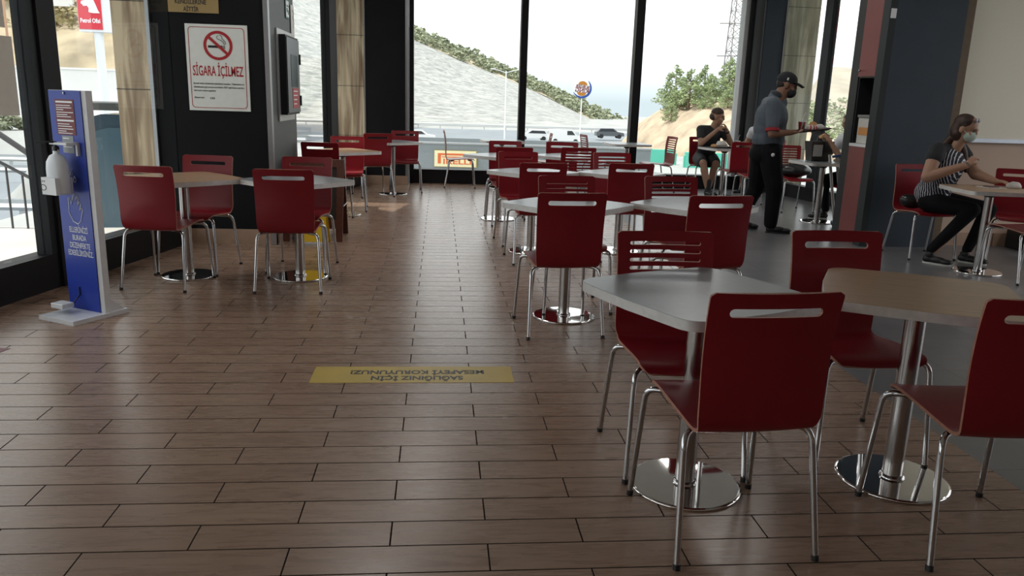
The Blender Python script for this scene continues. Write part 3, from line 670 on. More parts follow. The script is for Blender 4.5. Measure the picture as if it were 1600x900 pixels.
# ================================================================== SERVICE CABINET
cb = thing('service_cabinet', 'dark red service cabinet with an open niche, left of the blue column', 'cabinet', (4.42, 7.84, 0), 0)
q = MB(); q.box(.0, .55, 0, .45, 0, .02); q.box(.53, .55, 0, .45, 0, 3.3); q.box(0.01, .53, 0.0, .015, 0, 3.3); q.box(.01, .53, .435, .45, 0, 3.3); q.box(0, .53, .015, .435, 1.705, 1.72); q.build('carcass', BLACKP, cb)
q = MB(); q.box(-.012, .0, 0.0, .445, 1.72, 3.3); d1 = q.build('upper_door', REDPANEL, cb)
q = MB(); q.lathe([(.006, 0), (.006, .012), (.014, .018), (.013, .026), (.001, .03)], n=14, T=Matrix.Translation((-.012, .40, 1.78)) @ Matrix.Rotation(R(-90), 4, 'Y')); q.build('knob', CHROME, d1)
q = MB(); q.box(-.012, .0, 0.0, .445, .03, 1.0); q.build('lower_door', REDPANEL, cb)
q = MB(); q.box(-.02, .53, .015, .435, 1.0, 1.03); q.build('counter', WHITEP, cb)
bx = thing('storage_box', 'clear box with an orange label in the niche of the red cabinet', 'box', (4.645, 8.06, 1.03), 0)
q = MB(); q.box(-.2, .2, -.17, .17, .001, .27, bev=.008); q.build('body', mat('pale_plastic_box', (.55, .54, .50), .35), bx)
q = MB(); q.box(-.21, .21, -.18, .18, .27, .30, bev=.006); q.build('lid', mat('grey_box_lid', (.16, .16, .16), .4), bx)
q = MB(); q.box(-.203, -.2, -.14, .14, .09, .17); q.build('orange_label', mat('orange_label', (.62, .27, .07), .5), bx)
# blind
bl = thing('roller_blind', 'cream roller blind with a pale bottom rail on the beige wall', 'blind', (7.3, 7.82, 0), 0)
q = MB(); q.box(-2.03, 2.1, -.004, 0, 1.13, 3.2); q.build('fabric', BLIND, bl)
q = MB(); q.box(-2.04, 2.12, -.018, .008, 1.085, 1.13, bev=.005); q.build('bottom_rail', mat('pale_rail', (.60, .64, .72), .35, .3), bl)
q = MB(); q.tube([(-2.04, 0, 3.24), (2.12, 0, 3.24)], .03, 14); q.build('roller', WHITEP, bl)
q = MB(); q.box(-.028, .028, -.006, 0, -.045, .045, bev=.002); o = q.build('wall_switch', WHITEP); o.location = (4.375, 7.699, 2.30); tag(o, 'small white plate high on the edge of the blue column', 'switch')
q = MB(); q.lathe([(.018, 0), (.016, .004), (.001, .005)], n=14, T=Matrix.Rotation(R(90), 4, 'X')); q.build('button', BLACKP, o)
q = MB(); q.box(0, .5, 0, .3, .0, .20, bev=.01); q.box(.02, .48, .02, .28, .20, .215, mi=1); o = q.build('floor_box', [BLACKP, WHITEP]); o.location = (6.02, 7.50, 0); tag(o, 'black box standing on the floor by the beige wall at the far right', 'box')
# ================================================================== OUTSIDE
def noise_obj(nm, col, nscale, k=.15, rough=.9, bump=0, stretch=None): return mat(nm, col, rough, noise=k, nscale=nscale, bump=bump, stretch=stretch)
CONC = noise_obj('pale_concrete', (.40, .40, .38), 3, .1)
PAVE = noise_obj('pale_paving', (.58, .56, .53), 1.5, .08); GRND = noise_obj('pale_ground', (.33, .335, .33), .2, .15)
ASPH = noise_obj('asphalt', (.20, .225, .25), .3, .08)
WBLD = noise_obj('white_render', (.80, .80, .78), .5, .04)
from mathutils import noise as MN
def hf(name, xs, ys, zf, m, label=None, kind='structure'):
    vs = [(x, y, zf(x, y)) for y in ys for x in xs]; n = len(xs)
    fs = [(j*n+i, j*n+i+1, (j+1)*n+i+1, (j+1)*n+i) for j in range(len(ys)-1) for i in range(n-1)]
    q = MB(); q.add(vs, fs, True); o = q.build(name, m); o['kind'] = kind
    if label: o['label'] = label
    return o
def sm(a, b_, t): t = min(1, max(0, (t-a)/(b_-a))); return t*t*(3-2*t)
rng = lambda a, b_, n: [a+(b_-a)*i/(n-1) for i in range(n)]
def ground_z(x, y):
    z = -.32-2.3*sm(26, 33, y)-1.65*sm(62, 92, y)
    return z
q = MB(); q.prism([(LW(-4.5)-.12, -4.5), (LW(14)-.12, 14), (-3.2, 14.2), (-4.0, 8.62), (-5.6, 8.62), (-6.2, -4.5)][::-1], -.34, -.08)
struct(q.build('ground_paving', PAVE))
hf('ground_terrace', rng(-70, 70, 71), rng(-12, 96, 109), lambda x, y: ground_z(x, y)+sm(5.9, 6.6, -x)*(min(0, -2.62-ground_z(x, y)) if y < 66 else 0), GRND)
def far_z(x, y): return -4.27+ .0*x
hf('ground_far', rng(-260, 260, 40), rng(95.5, 330, 24), far_z, GRND)
q = MB(); q.box(-200, 160, 98, 146, -4.3, -4.20); struct(q.build('ground_highway', ASPH))
q = MB(); q.box(-70, -6.8, 41, 59, -2.75, -2.56); q.box(-70, -6.8, 8, 38, -2.75, -2.56); struct(q.build('ground_slip_road', ASPH))
q = MB(); q.box(-2800, 2900, 330, 2950, -60, -58); struct(q.build('ground_sea', noise_obj('hazy_sea', (.34, .50, .60), .02, .03)))
# guard rails
def rail(x0, x1, y, z, label, hh=.75):
    t = thing('guard_rail', label, 'guard rail', (x0, y, z), 0, 'roadside guard rails')
    q = MB(); L = x1-x0
    q.add([(0, 0, hh-.3), (L, 0, hh-.3), (L, -.08, hh-.2), (0, -.08, hh-.2), (0, 0, hh-.1), (L, 0, hh-.1), (0, -.0, hh+.02), (L, 0, hh+.02), (0, .03, hh-.3), (L, .03, hh-.3), (0, .03, hh+.02), (L, .03, hh+.02)], [(0, 1, 2, 3), (3, 2, 5, 4), (4, 5, 7, 6), (8, 10, 11, 9), (6, 7, 11, 10), (0, 8, 9, 1)])
    q.build('beam', mat('galvanised_rail', (.42, .44, .45), .5, .4), t)
    q = MB(); k = 0
    while k*4. < L: q.box(k*4., k*4.+.12, .03, .13, -.1, hh); k += 1
    q.build('posts', mat('galvanised_rail', (.42, .44, .45), .5, .4), t)['kind'] = 'stuff'
rail(-140, 120, 97.5, -4.2, 'pale guard rail along the near side of the highway')
rail(-140, 120, 147, -4.2, 'far guard rail at the foot of the grey cut slope')
rail(-60, -10, 39, -2.6, 'guard rail outside the left glass door, beyond the slip road')
rail(-60, -10, 34, -2.6, 'guard rail between the two grey roads outside the left glass door')
rail(-60, -10, 23.6, -2.6, 'nearest guard rail outside the left glass door')
rail(-60, -10, 61, -2.6, 'thin guard rail before the shrubs outside the glass door')
# grey sprayed cut slope
SLOPE = bpy.data.materials.new('sprayed_concrete_slope'); SLOPE.use_nodes = True
n_ = SLOPE.node_tree.nodes; l_ = SLOPE.node_tree.links; b_ = n_['Principled BSDF']; b_.inputs['Roughness'].default_value = .95
t_ = n_.new('ShaderNodeTexCoord'); m_ = n_.new('ShaderNodeMapping'); m_.inputs['Scale'].default_value = (.05, .16, .30); m_.inputs['Rotation'].default_value = (0, .35, 0)
z_ = n_.new('ShaderNodeTexNoise'); z_.inputs['Scale'].default_value = 4.5; z_.inputs['Detail'].default_value = 12; z_.inputs['Roughness'].default_value = .72; z_.inputs['Distortion'].default_value = .8
c_r = n_.new('ShaderNodeValToRGB'); c_r.color_ramp.elements[0].position = .40; c_r.color_ramp.elements[0].color = (.20, .21, .205, 1); c_r.color_ramp.elements[1].position = .60; c_r.color_ramp.elements[1].color = (.41, .41, .39, 1)
l_.new(t_.outputs['Object'], m_.inputs[0]); l_.new(m_.outputs[0], z_.inputs['Vector']); l_.new(z_.outputs[0], c_r.inputs[0]); l_.new(c_r.outputs[0], b_.inputs['Base Color'])
ridge = [(-140, 70), (-75, 52), (-46.4, 34.3), (-33, 27), (-17.6, 21.4), (-7.7, 18.2), (6.4, 12.7), (18.7, 8.5), (29.2, 4.5), (39.8, -.2), (52.8, -5.9), (62, -8)]
top = [(-140, 92), (-75, 62), (-49.8, 44.5), (-35.7, 33), (-27.4, 29.2), (-18.9, 26.6), (-8.3, 23.8), (2.5, 19.6), (15.6, 15.3), (27.8, 10.5), (35.8, 7.2), (47.2, 2.6), (61.2, -2.6), (72, -7.5)]
def interp(P, x):
    for (a, c), (d, e) in zip(P, P[1:]):
        if x <= d: return c+(e-c)*(x-a)/(d-a) if x > a else P[0][1]
    return P[-1][1]
vs = []; nx, nz = 110, 22
for j in range(nz+1):
    t = j/nz
    for i in range(nx+1):
        u = i/nx; xr = -140+202*u; zr = interp(ridge, xr); xf = -115+160*u+.0
        x = xf+(xr-xf)*t; y = 186+(260-186)*t; z = -4.4+(zr+4.4)*t
        d = MN.noise(Vector((x*.06, y*.06, z*.08)))*2.2+MN.noise(Vector((x*.25, y*.2, z*.3)))*.5
        vs.append((x, y+d*math.sin(math.pi*min(1, t*1.0)) if 0 < t < 1 else y, z))
q = MB(); q.add(vs, [(j*(nx+1)+i, j*(nx+1)+i+1, (j+1)*(nx+1)+i+1, (j+1)*(nx+1)+i) for j in range(nz) for i in range(nx)], True)
o = q.build('ground_cut_slope', SLOPE); o['kind'] = 'structure'
# earth bank above the slope, carrying scrub
EARTH = noise_obj('dry_earth', (.44, .38, .28), .12, .2)
vs = []; nx = 100
for j in range(7):
    t = j/6
    for i in range(nx+1):
        u = i/nx; x0 = -140+202*u; x1 = -140+212*u; z = interp(ridge, x0)*(1-t)+(interp(top, x1)-1.6)*t
        vs.append((x0+(x1-x0)*t, 260+20*t, z+.5*MN.noise(Vector((x0*.1, t*3, 0)))))
for i in range(nx+1):
    x1 = -140+212*i/nx; vs.append((x1+6, 330, min(interp(top, x1), 40)-22))
q = MB(); q.add(vs, [(j*(nx+1)+i, j*(nx+1)+i+1, (j+1)*(nx+1)+i+1, (j+1)*(nx+1)+i) for j in range(7) for i in range(nx)], True)
o = q.build('ground_ridge_bank', EARTH); o['kind'] = 'structure'
# foliage
def leafmat(nm, c, k=.35): return mat(nm, c, .8, noise=k, nscale=1.1, spec=.2)
LEAFG = leafmat('scrub_green', (.31, .335, .23)); LEAFP = leafmat('pine_green', (.30, .36, .19)); LEAFD = leafmat('dry_brush', (.36, .31, .17)); BARK = mat('bark', (.16, .11, .07), .9, noise=.2)
def clump(q, c, r, n, s, rnd):
    for _ in range(n):
        a = rnd.uniform(0, 2*math.pi); z = rnd.uniform(-1, 1); k = rnd.uniform(.62, 1.0); h = math.sqrt(1-z*z)
        p = Vector((c[0]+r[0]*k*h*math.cos(a), c[1]+r[1]*k*h*math.sin(a), c[2]+r[2]*k*z))
        d = Vector((rnd.gauss(0, 1), rnd.gauss(0, 1), rnd.gauss(.4, 1))).normalized(); x, y, _2 = frame_from(d); w = s*rnd.uniform(.6, 1.3)
        q.add([p-x*w*.5, p+y*w*.35, p+x*w*.6, p-y*w*.35+d*w*.3], [(0, 1, 2, 3)])
def make_shrub_mesh(seed, n=260, s=.26, flat=.75):
    rnd = random.Random(seed); q = MB()
    for _ in range(5): clump(q, (rnd.uniform(-.45, .45), rnd.uniform(-.45, .45), rnd.uniform(.3, .75)*flat), (.5, .5, .42*flat), n//5, s, rnd)
    for _ in range(4):
        a = rnd.uniform(0, 6.28); q.tube([(0, 0, 0), (.35*math.cos(a), .35*math.sin(a), .5*flat)], [.03, .01], 5)
    return q
# scrub along the ridge: uncountable, one object
rnd = random.Random(3); q = MB()
for _ in range(1150):
    x = rnd.uniform(-78, 71); t = rnd.random()**.8; x0 = -140+(x+140)/212*202
    zb = interp(ridge, x0)*(1-t)+(interp(top, x)-1.6)*t; y = 260+20*t; r = rnd.uniform(.5, 1.7)
    if rnd.random() < .12 and t > .5: r *= 1.3
    clump(q, (x+(x0-x)*(1-t), y-.5, zb+r*.55), (r*1.25, r, r*.85), 26, r*.75, rnd)
o = q.build('ridge_scrub', LEAFG); tag(o, 'olive green scrub covering the ridge above the grey slope', 'scrub', kind='stuff')
# left hillside with dry brush
vs = []; nx, ny = 40, 16
def lhz(x, y): return 2.0+(y-88)*.62+MN.noise(Vector((x*.08, y*.08, 1)))*2.2 if y > 88 else -2.8+(y-80)*.6
for j in range(ny+1):
    for i in range(nx+1):
        x = -95+75*i/nx; y = 82+70*j/ny; vs.append((x, y, lhz(x, y)))
q = MB(); q.add(vs, [(j*(nx+1)+i, j*(nx+1)+i+1, (j+1)*(nx+1)+i+1, (j+1)*(nx+1)+i) for j in range(ny) for i in range(nx)], True)
o = q.build('ground_left_hillside', noise_obj('sandy_hillside', (.33, .27, .18), .25, .35)); o['kind'] = 'structure'
rnd = random.Random(9); q = MB()
for _ in range(1000):
    y = rnd.uniform(97, 150); x = rnd.uniform(-90, -24); r = rnd.uniform(.5, 1.7); clump(q, (x, y, lhz(x, y)+r*.4), (r, r, r*.8), 22, r*.55, rnd)
o = q.build('hillside_brush', LEAFD); tag(o, 'dry yellow green brush on the sandy hillside outside the glass door', 'brush', kind='stuff')
rt_ = thing('retaining_wall', 'bright white concrete wall below the sandy hillside, seen through the glass door', 'wall', (-60, 70, -2.6), 0)
q = MB(); q.box(0, 38, 0, 1.0, 0, 5.25); q.build('wall', WBLD, rt_)
q = MB(); q.box(-.1, 38.1, -.1, 1.1, 5.25, 5.4); q.build('coping', WBLD, rt_)
for (x, y, z, lb) in ((-48.6, 86, 3.4, 'lower white concrete parapet with two stub posts on the hillside'), (-47.5, 100, 11.2, 'upper white concrete parapet with stub posts on the hillside')):
    t = thing('hillside_parapet', lb, 'parapet', (x, y, z), 0); q = MB(); q.box(0, 5.2, 0, .5, -1.0, .75); q.build('wall', WBLD, t)
    for k in (.6, 3.9): q = MB(); q.box(k, k+.8, -.05, .55, .75, 1.9); q.build('stub_post', WBLD, t)
# red roadside sign with a wolf head, on a white pole
RS = mat('red_sign_face', (.66, .03, .05), .45); WS = mat('white_sign_metal', (.82, .84, .86), .4)
t = thing('roadside_sign', 'red and white roadside sign with a white animal head on a white pole', 'sign', (-12.1, 30, -1.6), 0)
q = MB(); q.box(-.44, .72, .0, .45, 4.82, 7.4); q.build('housing', WS, t)
q = MB(); q.box(-.42, .36, -.03, 0, 4.90, 7.3); fc_ = q.build('red_face', RS, t)
q = MB(); wolf = [(-.30, 5.75), (-.27, 5.83), (-.14, 5.86), (-.09, 5.98), (.02, 5.90), (.06, 6.08), (.12, 5.9), (.2, 5.7), (.26, 5.52), (.31, 5.44), (.06, 5.44), (-.06, 5.47), (-.04, 5.6), (-.1, 5.68), (-.22, 5.66), (-.24, 5.71)]
n = len(wolf); q.add([(a, -.045, c) for a, c in wolf]+[(a, -.03, c) for a, c in wolf], [tuple(range(n))]+[(i, n+i, n+(i+1) % n, (i+1) % n) for i in range(n)]); q.build('animal_head_emblem', WHITEINK, fc_)
text_on(fc_, 'lettering', 'Petrol Ofisi', .2, WHITEINK, -.03, 5.18, y=-.034, width=.66, bold=.006)
q = MB(); q.tube([(.12, .2, -1.0), (.12, .2, 4.85)], .15, 18); q.build('pole', WS, t)
for (x, y, z, hh, r, lb, m) in ((-13.2, 29.6, -1.6, 9, .075, 'tall cream lamp post left of the red roadside sign', mat('cream_post', (.34, .31, .23), .6)), (-29.9, 60, -2.6, 14, .10, 'thin rusty pole behind the red roadside sign', mat('rusty_post', (.45, .25, .14), .7))):
    t = thing('lamp_post', lb, 'post', (x, y, z), 0); q = MB(); q.tube([(0, 0, -1.02), (0, 0, hh)], [r, r*.7], 12); q.build('pole', m, t)
    q = MB(); q.tube([(0, 0, hh), (.6, 0, hh+.3), (1.4, 0, hh+.35)], [r*.6, r*.5, r*.5], 8); q.build('arm', m, t); q = MB(); q.box(1.3, 1.9, -.12, .12, hh+.28, hh+.4, bev=.02); q.build('lamp_head', CONC, t)
hf('ground_verge', rng(-32, -19, 14), rng(43, 50, 8), lambda x, y: -2.7+1.62*sm(-32, -29, x)*sm(-19, -21, x)*sm(43, 44.6, y)*sm(50, 48, y), GRND)
hf('ground_planter_bank', rng(-15.5, -10, 12), rng(29, 34, 10), lambda x, y: -2.7+2.05*sm(-15.5, -14.2, x)*sm(-10, -11.2, x)*sm(29, 30.2, y)*sm(34, 32.6, y), GRND)
# shrubs outside the left glass
SHR = [make_shrub_mesh(k) for k in range(3)]; SHM = [s.mesh('shrub', [LEAFG]) for s in SHR]
def shrub(x, y, z, sc, label, k=0, group=None, m=None):
    o = bpy.data.objects.new('shrub', SHM[k]); COL.objects.link(o); o.location = (x, y, z); o.scale = (sc, sc, sc); o.rotation_euler = (0, 0, k*1.3+x); tag(o, label, 'shrub', group)
shrub(-25.8, 46, -1.0, 1.0, 'small grey green shrub at the roadside, left of its bushier neighbour', 0)
shrub(-23.6, 46, -1.1, 1.15, 'bushier green shrub at the roadside beside the door mullion', 1)
shrub(-22.6, 46.5, -1.1, .9, 'green shrub partly behind the door mullion', 2)
shrub(-12.9, 31, -.6, 1.1, 'spiky green bush left of the white sign pole', 2)
shrub(-11.6, 31, -.7, 1.2, 'green bush right of the white sign pole', 0)
q = MB(); bb_ = thing('blue_crate', 'small blue slatted container beside the white wall', 'container', (-36.3, 69, -2.6), 0); bb_.scale = (1.7, 1.2, 3.4)
q.box(-.35, .35, 0, .6, 0, 1.1, bev=.03); q.build('body', mat('blue_container', (.03, .16, .5), .5), bb_)
for k in range(4): q = MB(); q.box(-.3, .3, -.03, 0, .2+.22*k, .29+.22*k); q.build('slat', mat('dark_blue_slat', (.02, .08, .3), .5), bb_)
# outdoor stair railing
t = thing('stair_railing', 'dark metal stair railing on the sunny pavement outside the glass door', 'railing', (0, 8.46, -.08), 0)
RM = mat('dark_rail_paint', (.07, .07, .075), .45)
zl = lambda x: .57+(-4.4-x)*.55+.08; zu = lambda x: .885+(-4.4-x)*.73+.08
q = MB(); q.tube([(-5.9, 0, zu(-5.9)), (-3.72, 0, zu(-3.72))], .030, 8); q.build('upper_handrail', RM, t)
q = MB(); q.tube([(-5.9, .05, zl(-5.9)), (-3.85, .05, zl(-3.85)), (-3.72, .05, zl(-3.85)-.10)], .018, 8); q.build('lower_handrail', RM, t)
for k in range(14):
    x = -5.75+.15*k; q = MB(); q.tube([(x, .05, 0), (x, .05, zl(x))], .011, 6); q.build('baluster', RM, t)
# blue kiosk behind the stone
t = thing('blue_kiosk', 'dark blue rounded kiosk with a grey lid standing outside the window by the stone column', 'kiosk', (-3.25, 9.0, -.32), R(8))
q = MB(); P = [(-.55, 0), (-.55, 1.15), (-.52, 1.28), (-.42, 1.38), (-.28, 1.42), (.28, 1.42), (.42, 1.38), (.52, 1.28), (.55, 1.15), (.55, 0)]
q.prism(P[::-1], -.3, .3, T=Matrix.Rotation(R(90), 4, 'X')); q.build('body', mat('dark_blue_gloss', (.02, .055, .09), .2, coat=.4), t)
q = MB(); P2 = [(x*.8, .12+z*.82) for x, z in P]; q.prism(P2[::-1], .3, .315, T=Matrix.Rotation(R(90), 4, 'X')); q.build('front_panel', mat('steel_blue_gloss', (.05, .11, .16), .15, coat=.5), t)
q = MB(); q.box(-.62, .62, -.36, .36, 1.46, 1.54, bev=.01); q.build('lid', GREYP, t)
# round restaurant sign, seen from behind (its lettering reads mirrored)
t = thing('round_sign', 'round white sign with mirrored red lettering and a blue crescent on a thin pole', 'sign', (10.55, 60, -.6), 0)
q = MB(); q.prism(circ(.66, 0, 0, 40), -.06, .06, T=Matrix.Translation((0, 0, 2.9)) @ Matrix.Rotation(R(90), 4, 'X')); q.build('disc', WS, t)
BKZ = 2.9; tilt = R(-7)
def bkp(q, P, y):
    P = [(a*math.cos(tilt)-c*math.sin(tilt), BKZ+a*math.sin(tilt)+c*math.cos(tilt)) for a, c in P]; n = len(P)
    q.add([(a, y, c) for a, c in P]+[(a, y+.02, c) for a, c in P], [tuple(range(n))]+[(i, n+i, n+(i+1) % n, (i+1) % n) for i in range(n)])
ORA = mat('orange_ink', (.42, .16, .012), .6); BLU = mat('blue_ink', (.01, .06, .30), .6)
q = MB(); bkp(q, [(.34*math.cos(a), .27+.26*math.sin(a)) for a in [math.pi*k/12 for k in range(13)]], -.085); bkp(q, [(.34*math.cos(a), -.30+.24*math.sin(a)) for a in [-math.pi*k/12 for k in range(13)]], -.085); q.build('bun_shapes', ORA, t)
q = MB(); A = [R(k) for k in range(-150, 61, 10)]
w_ = [.72*1.0 for _ in A]; inn = [(.70-.15*math.sin(math.pi*(i/(len(A)-1)))**.7)*1.0 for i in range(len(A))]
for i in range(len(A)-1): bkp(q, [(.72*math.cos(A[i]), .72*math.sin(A[i])), (.72*math.cos(A[i+1]), .72*math.sin(A[i+1])), (inn[i+1]*math.cos(A[i+1]), inn[i+1]*math.sin(A[i+1])), (inn[i]*math.cos(A[i]), inn[i]*math.sin(A[i]))][::-1], -.09)
q.build('blue_crescent', BLU, t)
for tx, hgt_, zc, w2 in (('BURGER', .26, .12, 1.02), ('KING', .30, -.15, 1.02)):
    vs_, fs_ = text_mb(tx, .3, None, .003, .01); xs_ = [v.x for v in vs_]; ys_ = [v.y for v in vs_]; cx = (max(xs_)+min(xs_))/2; cy = (max(ys_)+min(ys_))/2; kx = w2/(max(xs_)-min(xs_)); ky = hgt_/(max(ys_)-min(ys_))
    q = MB(); q.add([(-(v.x-cx)*kx*math.cos(tilt)-((v.y-cy)*ky+zc)*math.sin(tilt), -.09-v.z, BKZ-(v.x-cx)*kx*math.sin(tilt)+((v.y-cy)*ky+zc)*math.cos(tilt)) for v in vs_], fs_); q.build('lettering', mat('crimson_ink', (.16, .004, .015), .6), t)
q = MB(); q.tube([(0, 0, -3), (0, 0, 2.24)], .045, 8); q.build('pole', WS, t)
# double street lamp at the highway
t = thing('street_lamp', 'thin double armed street lamp standing before the grey slope', 'lamp post', (8.05, 100, -4.2), 0)
q = MB(); q.tube([(0, 0, 0), (0, 0, 8.9)], [.10, .06], 8); q.build('pole', WS, t)
for s_ in (-1, 1):
    q = MB(); q.tube([(0, 0, 8.7), (s_*.9, 0, 8.95), (s_*1.7, 0, 9.1)], .04, 6); a = q.build('arm', WS, t); q = MB(); q.box(s_*1.6-.3, s_*1.6+.3, -.1, .1, 9.06, 9.16, bev=.02); q.build('lamp_head', WS, a)
# cars
def car(x, y, z, rz, m, label, van=False):
    t = thing('car', label, 'car', (x, y, z), R(rz)); q = MB()
    P = [(-2.1, .35), (-2.1, .95), (-1.9, 1.0), (-1.55, 1.45), (.4, 1.48), (1.05, 1.0), (2.0, .85), (2.1, .5), (2.05, .35)]
    if van: P = [(-2.2, .35), (-2.2, 1.75), (-2.05, 1.85), (.9, 1.85), (1.5, 1.15), (2.15, 1.0), (2.25, .5), (2.2, .35)]
    q.prism(P[::-1], -.85, .85, T=Matrix.Rotation(R(90), 4, 'X')); q.build('body', m, t)
    q = MB(); ww = [(-1.7, 1.0), (-1.45, 1.38), (.3, 1.40), (.85, 1.02)] if not van else [(.2, 1.15), (.2, 1.7), (.85, 1.7), (1.3, 1.15)]
    q.prism(ww[::-1], -.86, .86, T=Matrix.Rotation(R(90), 4, 'X')); q.build('side_windows', mat('car_glass', (.03, .035, .04), .1), t)
    for wx in (-1.35, 1.35):
        for wy in (-.8, .8):
            q = MB(); q.tube([(wx, wy-.1, .32), (wx, wy+.1, .32)], .32, 16); q.build('wheel', BLACKP, t)
WCAR = mat('white_car_paint', (.8, .8, .8), .3, coat=.5)
car(16.6, 106, -4.2, 0, WCAR, 'white van on the highway, seen under the far pedestal table', True)
car(13.1, 112, -4.2, 180, WCAR, 'white car on the highway behind the thin chair back')
car(25.2, 118, -3.9, 0, mat('grey_car_paint', (.10, .11, .12), .3), 'small dark car beyond the white van')
car(-2.6, 100.5, -4.2, 0, WCAR, 'white car at the left end of the highway guard rail')
# low grey planter wall with yellow banner outside the back window
t = thing('low_barrier', 'low grey metal barrier wall just outside the back window', 'barrier', (-1.6, 19.0, -.32), R(-4))
q = MB(); q.box(0, 6.6, 0, .08, 0, .62); q.build('front_sheet', mat('grey_barrier_sheet', (.24, .27, .285), .5, noise=.05), t)
q = MB(); q.box(0, 6.6, 2.1, 2.18, 0, .66); q.box(0, .08, .08, 2.1, 0, .64); q.build('rear_sheet', mat('grey_barrier_sheet', (.24, .27, .285), .5, noise=.05), t)
q = MB(); q.box(0, 6.62, -.02, .10, .62, .66); q.build('top_rail', mat('galvanised_rail', (.42, .44, .45), .5, .4), t)
bn = thing('yellow_banner', 'pale yellow banner with orange lettering on the grey barrier', 'banner', (-.125, 18.86, -.22), R(-4))
q = MB(); q.box(0, .98, 0, .012, 0, .37); q.build('sheet', mat('pale_yellow_banner', (.88, .80, .50), .5), bn)
q = MB(); q.box(-.01, .99, .012, .02, -.01, .0); q.box(-.01, .99, .0, .02, .37, .38); q.box(.98, 1.0, -.005, .02, -.01, .38); q.build('frame', mat('olive_banner_frame', (.45, .38, .12), .5), bn)
ORL = mat('orange_red_ink', (.72, .16, .05), .5)
q = MB(); q.box(.08, .155, -.004, 0, .07, .31); q.box(.155, .88, -.004, 0, .265, .31); q.add([(.88, -.004, .31), (.88, -.004, .265), (.85, -.004, .235), (.80, -.004, .232), (.80, -.004, .25), (.84, -.004, .262)], [(0, 5, 4, 3, 2, 1)]); q.box(.18, .80, -.004, 0, .215, .235)
q.build('long_letter_p', ORL, bn)
text_on(bn, 'lettering', 'IRELLI', .17, ORL, .54, .115, y=-.002, width=.66, bold=.004)
# green barriers
TEAL = mat('green_plastic_barrier', (.10, .50, .38), .5)
for x, y, L, lb in ((5.75, 22.5, 1.0, 'green plastic road barrier behind the mullion'), (6.75, 21.5, 1.15, 'green plastic road barrier left of the seated man'), (8.15, 21.5, 1.1, 'green plastic road barrier behind the seated man')):
    t = thing('road_barrier', lb, 'barrier', (x, y, -.75), R(-6)); q = MB()
    q.add([(0, -.25, 0), (L, -.25, 0), (L, .25, 0), (0, .25, 0), (0, -.1, .35), (L, -.1, .35), (L, .1, .35), (0, .1, .35), (0, -.08, .85), (L, -.08, .85), (L, .08, .85), (0, .08, .85)], [(0, 1, 5, 4), (4, 5, 9, 8), (8, 9, 10, 11), (2, 3, 7, 6), (6, 7, 11, 10), (1, 2, 6, 5), (5, 6, 10, 9), (3, 0, 4, 7), (7, 4, 8, 11)]); q.build('body', TEAL, t)
    q = MB(); q.box(-.03, 0, -.06, .06, .1, .75); q.box(L, L+.03, -.06, .06, .1, .75); q.build('connector', TEAL, t)
# brown dirt mound with pines
MND = noise_obj('dirt_mound_soil', (.40, .315, .225), .9, .32, bump=.6)
def mz(x, y):
    d = math.hypot((x-18.2)/6.0, (y-52)/15.); h = max(0, 1-d**2.2)
    return -2.9+4.5*h**.75+MN.noise(Vector((x*.4, y*.4, 2)))*.5*min(1, h*4)+MN.noise(Vector((x*1.3, y*1.3, 5)))*.25
hf('ground_dirt_mound', rng(10, 42, 130), rng(34, 70, 110), mz, MND)
def make_pine(seed, hgt=3.4):
    rnd = random.Random(seed); f = MB(); tr = MB(); tr.tube([(0, 0, -.2), (rnd.uniform(-.1, .1), 0, hgt*.5), (0, 0, hgt*.93)], [.09, .06, .015], 7)
    k = 15
    for i in range(k):
        t = i/(k-1); z = hgt*(.06+.9*t); R_ = (1-t)**.75*1.6+.12
        for j in range(max(2, int(6*(1-t)+2))):
            a = rnd.uniform(0, 6.28); rr = R_*rnd.uniform(.45, .95); p = (rr*math.cos(a), rr*math.sin(a), z+rnd.uniform(-.12, .12)+.15*rr)
            if t < .9: tr.tube([(0, 0, z-.15), p], [.02, .006], 4, cap=False)
            clump(f, p, (.36*(1-t*.5), .36*(1-t*.5), .24), 34, .15, rnd)
    return f.mesh('pine_foliage', LEAFP), tr.mesh('pine_trunk', BARK)
PM = [make_pine(k) for k in (11, 12, 13)]
def pine(x, y, s, k, label):
    t = thing('pine_tree', label, 'tree', (x, y, mz(x, y)-.1 if 8 < x < 42 and 34 < y < 70 else ground_z(x, y)), k*2+x, 'pines on the dirt mound')
    s *= .80; t.scale = (s*1.15, s*1.15, s)
    o = bpy.data.objects.new('foliage', PM[k][0]); COL.objects.link(o); o.parent = t; o = bpy.data.objects.new('trunk', PM[k][1]); COL.objects.link(o); o.parent = t
spots = [(14.6, 50, .42, 2), (15.3, 52, .62, 0), (16.0, 51, .95, 1), (16.2, 55, 1.0, 2), (17.0, 50, .72, 0), (17.6, 53, .92, 1), (18.3, 49.5, .80, 2), (18.9, 52, .95, 0), (19.4, 49, .85, 1), (20.0, 51.5, 1.08, 2), (20.8, 49, 1.0, 0), (21.2, 52, 1.2, 1), (17.2, 47.2, .5, 2), (18.6, 46.6, .6, 1), (19.9, 46.8, .72, 0), (21.6, 47.5, 1.0, 2), (22.4, 50, 1.15, 1), (16.4, 48.4, .45, 1), (23.4, 48.5, 1.1, 0), (20.6, 45.2, .6, 2)]
for i, (x, y, s, k) in enumerate(spots):
    pine(x, y, s, k, 'green pine tree in the dense stand on the dirt mound behind the seated man')
